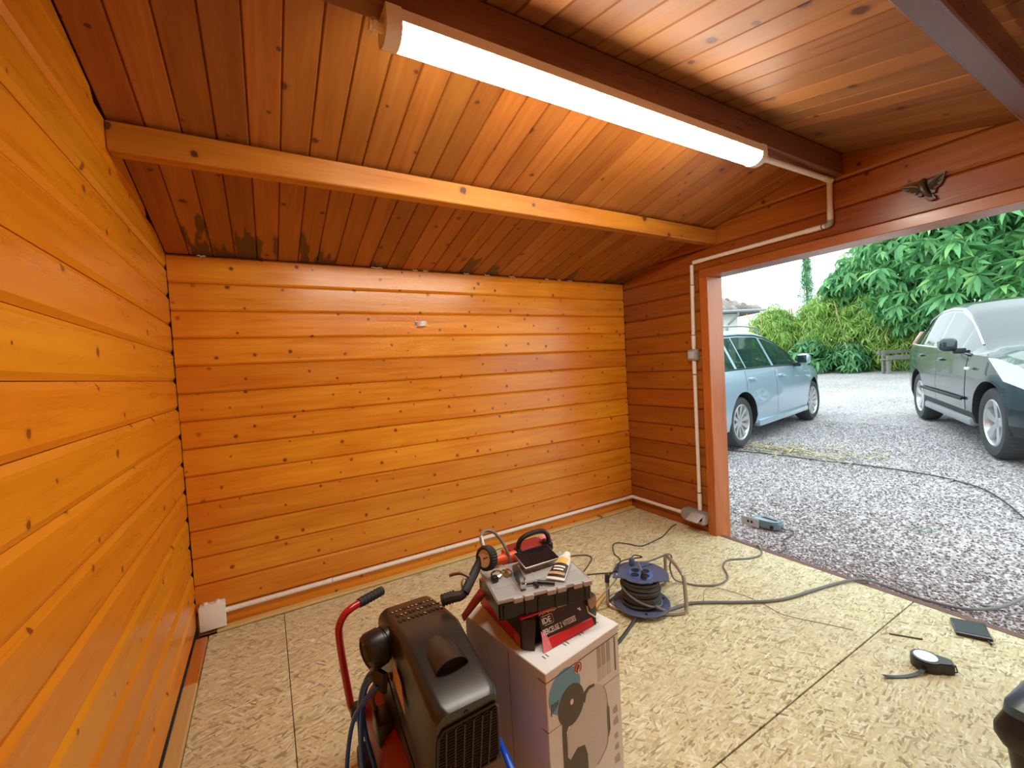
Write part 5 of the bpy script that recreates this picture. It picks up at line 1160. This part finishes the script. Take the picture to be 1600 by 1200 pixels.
def scatter(tv, tf, T, name, mat, parent=None, matrix=None):
    """many small pieces as one mesh; tv (n,3), T (k,3,4)"""
    tv = np.asarray(tv, float); T = np.asarray(T); k = len(T); n = len(tv)
    V = (np.einsum('kij,nj->kni', T[:, :, :3], tv) + T[:, None, :, 3]).reshape(-1, 3)
    nf = len(tf); ln = np.array([len(f) for f in tf]); flat = np.concatenate([np.array(f) for f in tf])
    idx = (flat[None, :] + (np.arange(k) * n)[:, None]).reshape(-1)
    me = bpy.data.meshes.new(name); me.vertices.add(k * n); me.vertices.foreach_set('co', V.reshape(-1))
    me.loops.add(len(idx)); me.loops.foreach_set('vertex_index', idx.astype(np.int32))
    tot = np.tile(ln, k); st = np.concatenate([[0], np.cumsum(tot)[:-1]])
    me.polygons.add(nf * k); me.polygons.foreach_set('loop_start', st.astype(np.int32)); me.polygons.foreach_set('loop_total', tot.astype(np.int32))
    me.update(calc_edges=True); me.materials.append(mat); me.polygons.foreach_set('use_smooth', [True] * (nf * k))
    return link(name, me, parent, matrix=matrix if matrix is not None else Matrix())
RG = np.random.default_rng(4)
def rot_rand(n, tilt=1.0):
    a = RG.uniform(0, 2 * PI, n); b = RG.normal(0, tilt, n); c = RG.normal(0, tilt, n); out = np.zeros((n, 3, 3))
    for i in range(n): out[i] = np.array(Euler((b[i], c[i], a[i])).to_matrix())
    return out
def TT(R, s, p):
    T = np.zeros((len(p), 3, 4)); T[:, :, :3] = R * np.asarray(s).reshape(-1, 1, 1); T[:, :, 3] = p; return T
# gravel stones near the sill
st_v = [(1, 0, -.1), (.3, .8, 0), (-.7, .6, -.1), (-.9, -.4, .1), (.1, -.8, -.1), (.5, -.1, .5), (-.4, .2, .55), (0, 0, -.5)]
st_f = [(0, 1, 5), (1, 6, 5), (1, 2, 6), (2, 3, 6), (3, 4, 5, 6), (4, 0, 5), (0, 4, 7), (4, 3, 7), (3, 2, 7), (2, 1, 7), (1, 0, 7)]
N = 40000; u = RG.random(N); xx = W + .13 + 4.8 * u ** 1.5; yy = -3.6 + RG.random(N) * (3.4 + .45 * (xx - W) )
sz = RG.uniform(.004, .0095, N); pp = np.stack([xx, yy, np.array([gz(a, b) for a, b in zip(xx, yy)]) + sz * .25], 1)
tag(scatter(st_v, st_f, TT(rot_rand(N, .5), sz, pp), 'gravel_stones', M_stone), 'loose mauve grey gravel stones in front of the sill', 'gravel', kind='stuff')
# dry grass clippings and dead leaves
bl_v = [(-1, -.06, 0), (0, -.09, .05), (1, 0, .02), (0, .09, .05), (-1, .06, 0)]; bl_f = [(0, 1, 3, 4), (1, 2, 3)]
def patch(cx, cy, ax_, ay, rz, n): 
    q = RG.normal(0, 1, (n, 2)) * np.array([ax_, ay]); c, s = math.cos(rz), math.sin(rz); return np.stack([cx + q[:, 0] * c - q[:, 1] * s, cy + q[:, 0] * s + q[:, 1] * c], 1)
q = np.concatenate([patch(5.62, .10, .10, .26, .12, 300), patch(5.55, -.42, .12, .22, 0, 90), patch(6.0, -.62, .18, .25, 0, 60), patch(5.9, -.2, .3, .5, 0, 120)]); n = len(q)
pp = np.stack([q[:, 0], q[:, 1], np.array([gz(a, b) for a, b in q]) + RG.uniform(.012, .035, n)], 1)
tag(scatter(bl_v, bl_f, TT(rot_rand(n, .22), RG.uniform(.02, .075, n), pp), 'grass_clippings', M_straw), 'strewn yellow grass clippings on the gravel near the pale car', 'clippings', kind='stuff')
n = 900; q = np.stack([RG.uniform(5.2, 13, n), RG.uniform(-3.5, 4.5, n)], 1); pp = np.stack([q[:, 0], q[:, 1], np.array([gz(a, b) for a, b in q]) + .012], 1)
lf_v = [(-1, 0, 0), (-.3, -.28, .06), (.5, -.2, .05), (1, 0, -.05), (.5, .2, .05), (-.3, .28, .06)]; lf_f = [(0, 1, 5), (1, 2, 4, 5), (2, 3, 4)]
tag(scatter(lf_v, lf_f, TT(rot_rand(n, .15), RG.uniform(.012, .05, n), pp), 'fallen_leaves', M_debris), 'scattered small fallen leaves on the far gravel', 'leaves', kind='stuff')
m = MB(); g0 = np.array([4.28, -1.72]); 
for i in range(4): a = .9 + RG.normal(0, .25); p = np.array([4.26, -1.60]) + RG.normal(0, .03, 2); e = p + .055 * np.array([math.cos(a + 2.2), math.sin(a + 2.2)]); m.tube([(p[0], p[1], gz(*p) + .012), ((p[0] + e[0]) / 2, (p[1] + e[1]) / 2, gz(*p) + .018), (e[0], e[1], gz(*e) + .012)], .004, 4)
tag(m.build('grass_tuft', M_leafd), 'small green tuft on the gravel in front of the sill', 'grass', kind='stuff')

# ------------------------------------------------------------------ house behind the pale car
HM = TR((21.0, 10.75, .1), math.radians(-25.2))
hs = empty('house', None, M=HM, label='pale rendered house with a low tiled roof behind the pale car', cat='house')
m = MB().box((-9, 0, 0), (.70, 7, 3.42), M=HM); m.build('wall', M_render, hs)
m = MB().add([(-9.4, -.55, 3.42), (1.75, -.55, 3.42), (1.75, 7.6, 3.42), (-9.4, 7.6, 3.42), (-6, 3.5, 5.75), (-2.3, 3.5, 5.75)], [(0, 1, 2, 3), (0, 1, 5, 4), (1, 2, 5), (2, 3, 4, 5), (3, 0, 4)], HM); m.build('roof', plain('roof_base', (.30, .25, .22), .9), hs)
tl_v = [(-.5, 0, 0), (-.3, 0, .28), (0, 0, .36), (.3, 0, .28), (.5, 0, 0), (-.5, 1.1, .12), (-.3, 1.1, .40), (0, 1.1, .48), (.3, 1.1, .40), (.5, 1.1, .12)]
tl_f = [(0, 1, 6, 5), (1, 2, 7, 6), (2, 3, 8, 7), (3, 4, 9, 8), (0, 4, 3, 2, 1)]
T = []; sl = math.atan2(2.33, 4.05); 
for r in range(12):
    y = -.60 + r * .335 * math.cos(sl); z = 3.45 + (y + .55) * math.tan(sl); xr = 1.55 - (y + .55) * 1.07; xl = -9.4 + (y + .55) * .84
    x = -4.0
    while x < xr - .1:
        Mx = HM @ Matrix.Translation((x, y, z)) @ Euler((sl, 0, 0)).to_matrix().to_4x4() @ Matrix.Diagonal((.24, .34, .20, 1)); T.append(np.array(Mx)[:3]); x += .25
T = np.array(T); I_ = np.array(WM[hs.name].inverted())
T = np.array([(I_ @ np.vstack([t, [0, 0, 0, 1]]))[:3] for t in T]); big = T[:280]
for t in []: pass
tag(scatter(tl_v, tl_f, T, 'roof_tiles', M_tile, hs), kind='stuff')
m = MB(); m.tube([HM @ Vector((-9.4, -.62, 3.36)), HM @ Vector((1.8, -.62, 3.36))], .075, 8); m.build('gutter', M_gutter, hs)
m = MB().box((-9.4, -.53, 3.22), (1.55, -.50, 3.42), M=HM).box((1.52, -.5, 3.22), (1.55, 7, 3.42), M=HM); m.build('fascia', M_grey, hs)
m = MB(); m.tube([HM @ Vector(p) for p in [(.35, -.60, 3.33), (.35, -.58, 3.15), (.08, -.20, 2.75), (.05, -.09, 2.6), (.05, -.09, 0)]], .055, 8); m.build('downpipe', M_gutter, hs)
m = MB().box((-3.2, -.03, .9), (-2.2, .02, 2.2), M=HM); m.build('window', M_glassd, hs)

# ------------------------------------------------------------------ bench
bnM = TR((18.0, 2.2, gz(18.0, 2.2)), math.radians(-29.5))
bn = empty('bench', None, M=bnM, label='weathered grey plank bench in front of the hedge', cat='bench')
for y, z0, z1 in ((-.20, .38, .52), (.12, .56, .68)): m = MB().rbox((-1.45, y - .03, z0), (1.25, y + .03, z1), .012, 1, M=bnM); m.build('plank', M_grey, bn)
m = MB().rbox((-1.4, -.18, .38), (1.2, .12, .42), .01, 1, M=bnM); m.build('seat', M_grey, bn)
for x in (-1.32, -.16): m = MB().rbox((x - .045, -.16, -.05), (x + .045, -.07, .40), .008, 1, M=bnM); m.build('leg', M_grey, bn)
for x in (-1.32, -.16): m = MB().rbox((x - .04, .04, -.05), (x + .04, .10, .67), .008, 1, M=bnM); m.build('back_post', M_grey, bn)

# ------------------------------------------------------------------ trees and hedges
leaf_v = [(0, 0, 0), (.30, -.13, .03), (.62, -.10, -.02), (1, 0, -.22), (.62, .10, -.02), (.30, .13, .03), (.35, 0, -.03), (.65, 0, -.07)]
leaf_f = [(0, 1, 6), (1, 2, 7, 6), (2, 3, 7), (0, 6, 5), (6, 7, 4, 5), (7, 3, 4)]
def blob(n, c, r, shell=.55, flat=0.0):
    d = RG.normal(0, 1, (n, 3)); d /= np.linalg.norm(d, axis=1)[:, None]; rad = shell + (1 - shell) * RG.random(n); return np.array(c) + d * rad[:, None] * np.array(r), d
def rosettes(pos, out, size, k, droop=.35):
    """k leaves round each shoot, hanging outwards"""
    Rm = []; P = []; Sz = []
    for p, o in zip(pos, out):
        base = RG.uniform(0, 2 * PI); s0 = size * RG.uniform(.7, 1.25)
        n_ = np.array([o[0] * .5 + RG.normal(0, .25), o[1] * .5 + RG.normal(0, .25), .75 + RG.normal(0, .2)]); n_ /= np.linalg.norm(n_)
        t = np.cross(n_, [1, 0, .01]); t /= np.linalg.norm(t); b = np.cross(n_, t)
        for j in range(k):
            a = base + 2 * PI * j / k + RG.normal(0, .12); dr = droop + RG.normal(0, .18)
            d = (t * math.cos(a) + b * math.sin(a)) * math.cos(dr) - n_ * math.sin(dr); d[2] -= .18; d /= np.linalg.norm(d)
            y = np.cross(n_, d); y /= np.linalg.norm(y); z = np.cross(d, y); Rm.append(np.stack([d, y, z], 1)); P.append(p + d * .02); Sz.append(s0 * RG.uniform(.75, 1.15))
    return TT(np.array(Rm), np.array(Sz), np.array(P))
def cluster_mesh(size, k):
    T = rosettes(np.array([[0, 0, 0.]]), np.array([[0, 0, 1.]]), size, k, .30); o = scatter(leaf_v, leaf_f, T, 'leaf_cluster', M_leaf); me = o.data; bpy.data.objects.remove(o); return me
def tree(name, label, base, trunk_top, blobs, size, k, mat, parts=0, group=None, cat='tree', tr=.16, bias=None):
    base = Vector(base); t = empty(name, base, label=label, cat=cat, group=group); q = MB(); top = Vector(trunk_top)
    q.tube(smooth_path([base + Vector((0, 0, -.15)), base.lerp(top, .4) + Vector((.1, -.06, 0)), top], 5), [tr * (1 - .6 * i / 10) for i in range(11)], 10); q.build('trunk', M_bark, t)
    allT = []
    for (c, r, n) in blobs:
        p, d = blob(n, c, r); allT.append(rosettes(p, d, size, k))
        q = MB(); cc = Vector(c); q.tube(smooth_path([base.lerp(top, .75), base.lerp(cc, .7) + Vector((0, 0, .5)), cc, cc + Vector(d[0]) * r[0] * .6], 4), [tr * .5 * (1 - .07 * i) for i in range(13)], 7); q.build('branch', M_bark, t)
    T = np.concatenate(allT); I_ = np.array(WM[t.name].inverted()); T[:, :, 3] += I_[:3, 3]
    tag(scatter(leaf_v, leaf_f, T, 'foliage', mat, t), kind='stuff'); return t
bt = tree('leafy_tree', 'large drooping green tree behind the dark car', (19.4, 1.6, .45), (19.0, 1.7, 4.2),
    [((18.2, 1.0, 5.6), (2.5, 2.2, 1.9), 620), ((18.9, -1.4, 5.3), (2.6, 2.6, 2.2), 620), ((17.4, 2.2, 4.5), (1.5, 1.4, 1.4), 420), ((17.8, .9, 3.1), (1.8, 2.0, 1.3), 460), ((18.6, -1.6, 3.1), (2.0, 2.6, 1.5), 500), ((20.4, 3.2, 5.3), (2.0, 2.2, 1.7), 360), ((17.6, 2.4, 2.7), (1.2, 1.1, .9), 240), ((18.6, 3.9, 4.0), (1.0, .9, .9), 220), ((18.9, 4.7, 3.5), (.8, .8, .7), 150)], .36, 8, M_leaf)
# the nearest hanging sprays, one by one
cms = [cluster_mesh(.42, 9) for _ in range(4)]
for i in range(260):
    c, r = [((16.9, .6, 4.6), (1.7, 1.8, 1.5)), ((17.4, -1.3, 4.2), (1.6, 2.2, 1.6)), ((16.8, .6, 2.9), (1.2, 1.6, .9)), ((17.0, 2.2, 4.0), (1.1, 1.1, 1.2)), ((16.8, -.8, 2.7), (1.2, 1.8, .8))][i % 5]
    a = RG.uniform(2.3, 5.0); el = RG.uniform(-.7, .9); p = Vector((c[0] + r[0] * math.cos(a) * math.cos(el), c[1] + r[1] * math.sin(a) * math.cos(el), c[2] + r[2] * math.sin(el)))
    s = RG.uniform(.7, 1.25); M = WM[bt.name].inverted() @ Matrix.Translation(p) @ Euler((RG.normal(0, .25), -.35 + RG.normal(0, .2), RG.uniform(0, 6))).to_matrix().to_4x4() @ Matrix.Diagonal((s, s, s, 1))
    link('leaf_cluster', cms[i % 4], bt, matrix=M)
thin_v = [(0, 0, 0), (.35, -.055, .02), (1, 0, -.16), (.35, .055, .02)]; thin_f = [(0, 1, 3), (1, 2, 3)]
def hedge(name, label, base, blobs, size, mat, canes=0, cat='hedge', k=6, tv=None, tf=None):
    t = empty(name, base, label=label, cat=cat); allT = []
    for (c, r, n) in blobs:
        p, d = blob(n, c, r, .6); allT.append(rosettes(p, d, size, k, .45))
    T = np.concatenate(allT); T[:, :, 3] -= np.array(base)
    tag(scatter(tv or leaf_v, tf or leaf_f, T, 'foliage', mat, t), kind='stuff')
    q = MB()
    for i in range(canes):
        c, r, n = blobs[i % len(blobs)]; x, y = c[0] + RG.normal(0, r[0] * .45), c[1] + RG.normal(0, r[1] * .45); z0 = gz(x, y)
        q = MB(); q.tube([(x, y, z0 - .1), (x + RG.normal(0, .08), y + RG.normal(0, .08), (z0 + c[2] + r[2] * .6) / 2), (x + RG.normal(0, .25), y + RG.normal(0, .25), c[2] + r[2] * .8)], .022, 5); q.build('cane', M_cane, t)
    return t
hedge('bamboo_hedge', 'yellow green bamboo hedge between the house and the big tree', (18.6, 6.0, .5),
    [((18.0, 6.7, 1.75), (1.2, 1.0, 1.5), 1300), ((18.4, 5.2, 1.8), (1.1, 1.1, 1.6), 1300), ((19.3, 7.6, 1.6), (1.0, 1.0, 1.3), 700), ((18.3, 3.7, 1.7), (1.0, 1.1, 1.5), 1000)], .30, M_leafy, canes=18, tv=thin_v, tf=thin_f, k=9)
hedge('laurel_bush', 'low dark green bush at the foot of the bamboo hedge', (17.2, 4.8, .45), [((17.1, 5.1, 1.05), (.6, .75, .65), 190), ((17.3, 3.9, 1.0), (.5, .5, .6), 110)], .30, M_leafd, canes=4, k=7, cat='bush')
hedge('shrub', 'green undergrowth behind the weathered bench', (18.0, 2.4, .42), [((18.1, 2.6, 1.0), (.8, 1.0, .75), 260), ((18.8, .8, 1.1), (.9, 1.3, .9), 260)], .28, M_leafy, canes=6, k=7, cat='bush', tv=thin_v, tf=thin_f)
hedge('shrub', 'dense dark green hedge behind the dark car', (20.0, -1.5, .45), [((20.4, -.8, 1.7), (1.2, 2.0, 1.7), 420), ((20.6, -4.2, 1.8), (1.4, 2.4, 1.8), 420), ((20.4, 2.0, 2.2), (1.2, 1.8, 2.0), 380), ((20.6, 4.6, 2.1), (1.2, 1.6, 1.6), 300)], .40, M_leafd, canes=6, k=7, cat='bush')
def conifer(base, h, r):
    base = Vector(base); t = empty('conifer', base, label='thin pale conifer rising behind the bamboo hedge', cat='tree'); q = MB(); q.tube([base, base + Vector((0, 0, h * .5)), base + Vector((0, 0, h))], [.12, .08, .01], 8); q.build('trunk', M_bark, t)
    p = []; d = []
    for i in range(900):
        u = RG.random() ** .8; a = RG.uniform(0, 2 * PI); rr_ = r * (1 - u) ** .8 * RG.uniform(.25, 1); p.append((base.x + rr_ * math.cos(a), base.y + rr_ * math.sin(a), base.z + h * (.15 + .85 * u))); d.append((math.cos(a), math.sin(a), -.1))
    T = rosettes(np.array(p), np.array(d), .34, 5, .5); T[:, :, 3] -= np.array(base); tag(scatter(thin_v, thin_f, T, 'foliage', M_leafd, t), kind='stuff')
conifer((33.9, 12.9, .6), 8.6, 1.0)
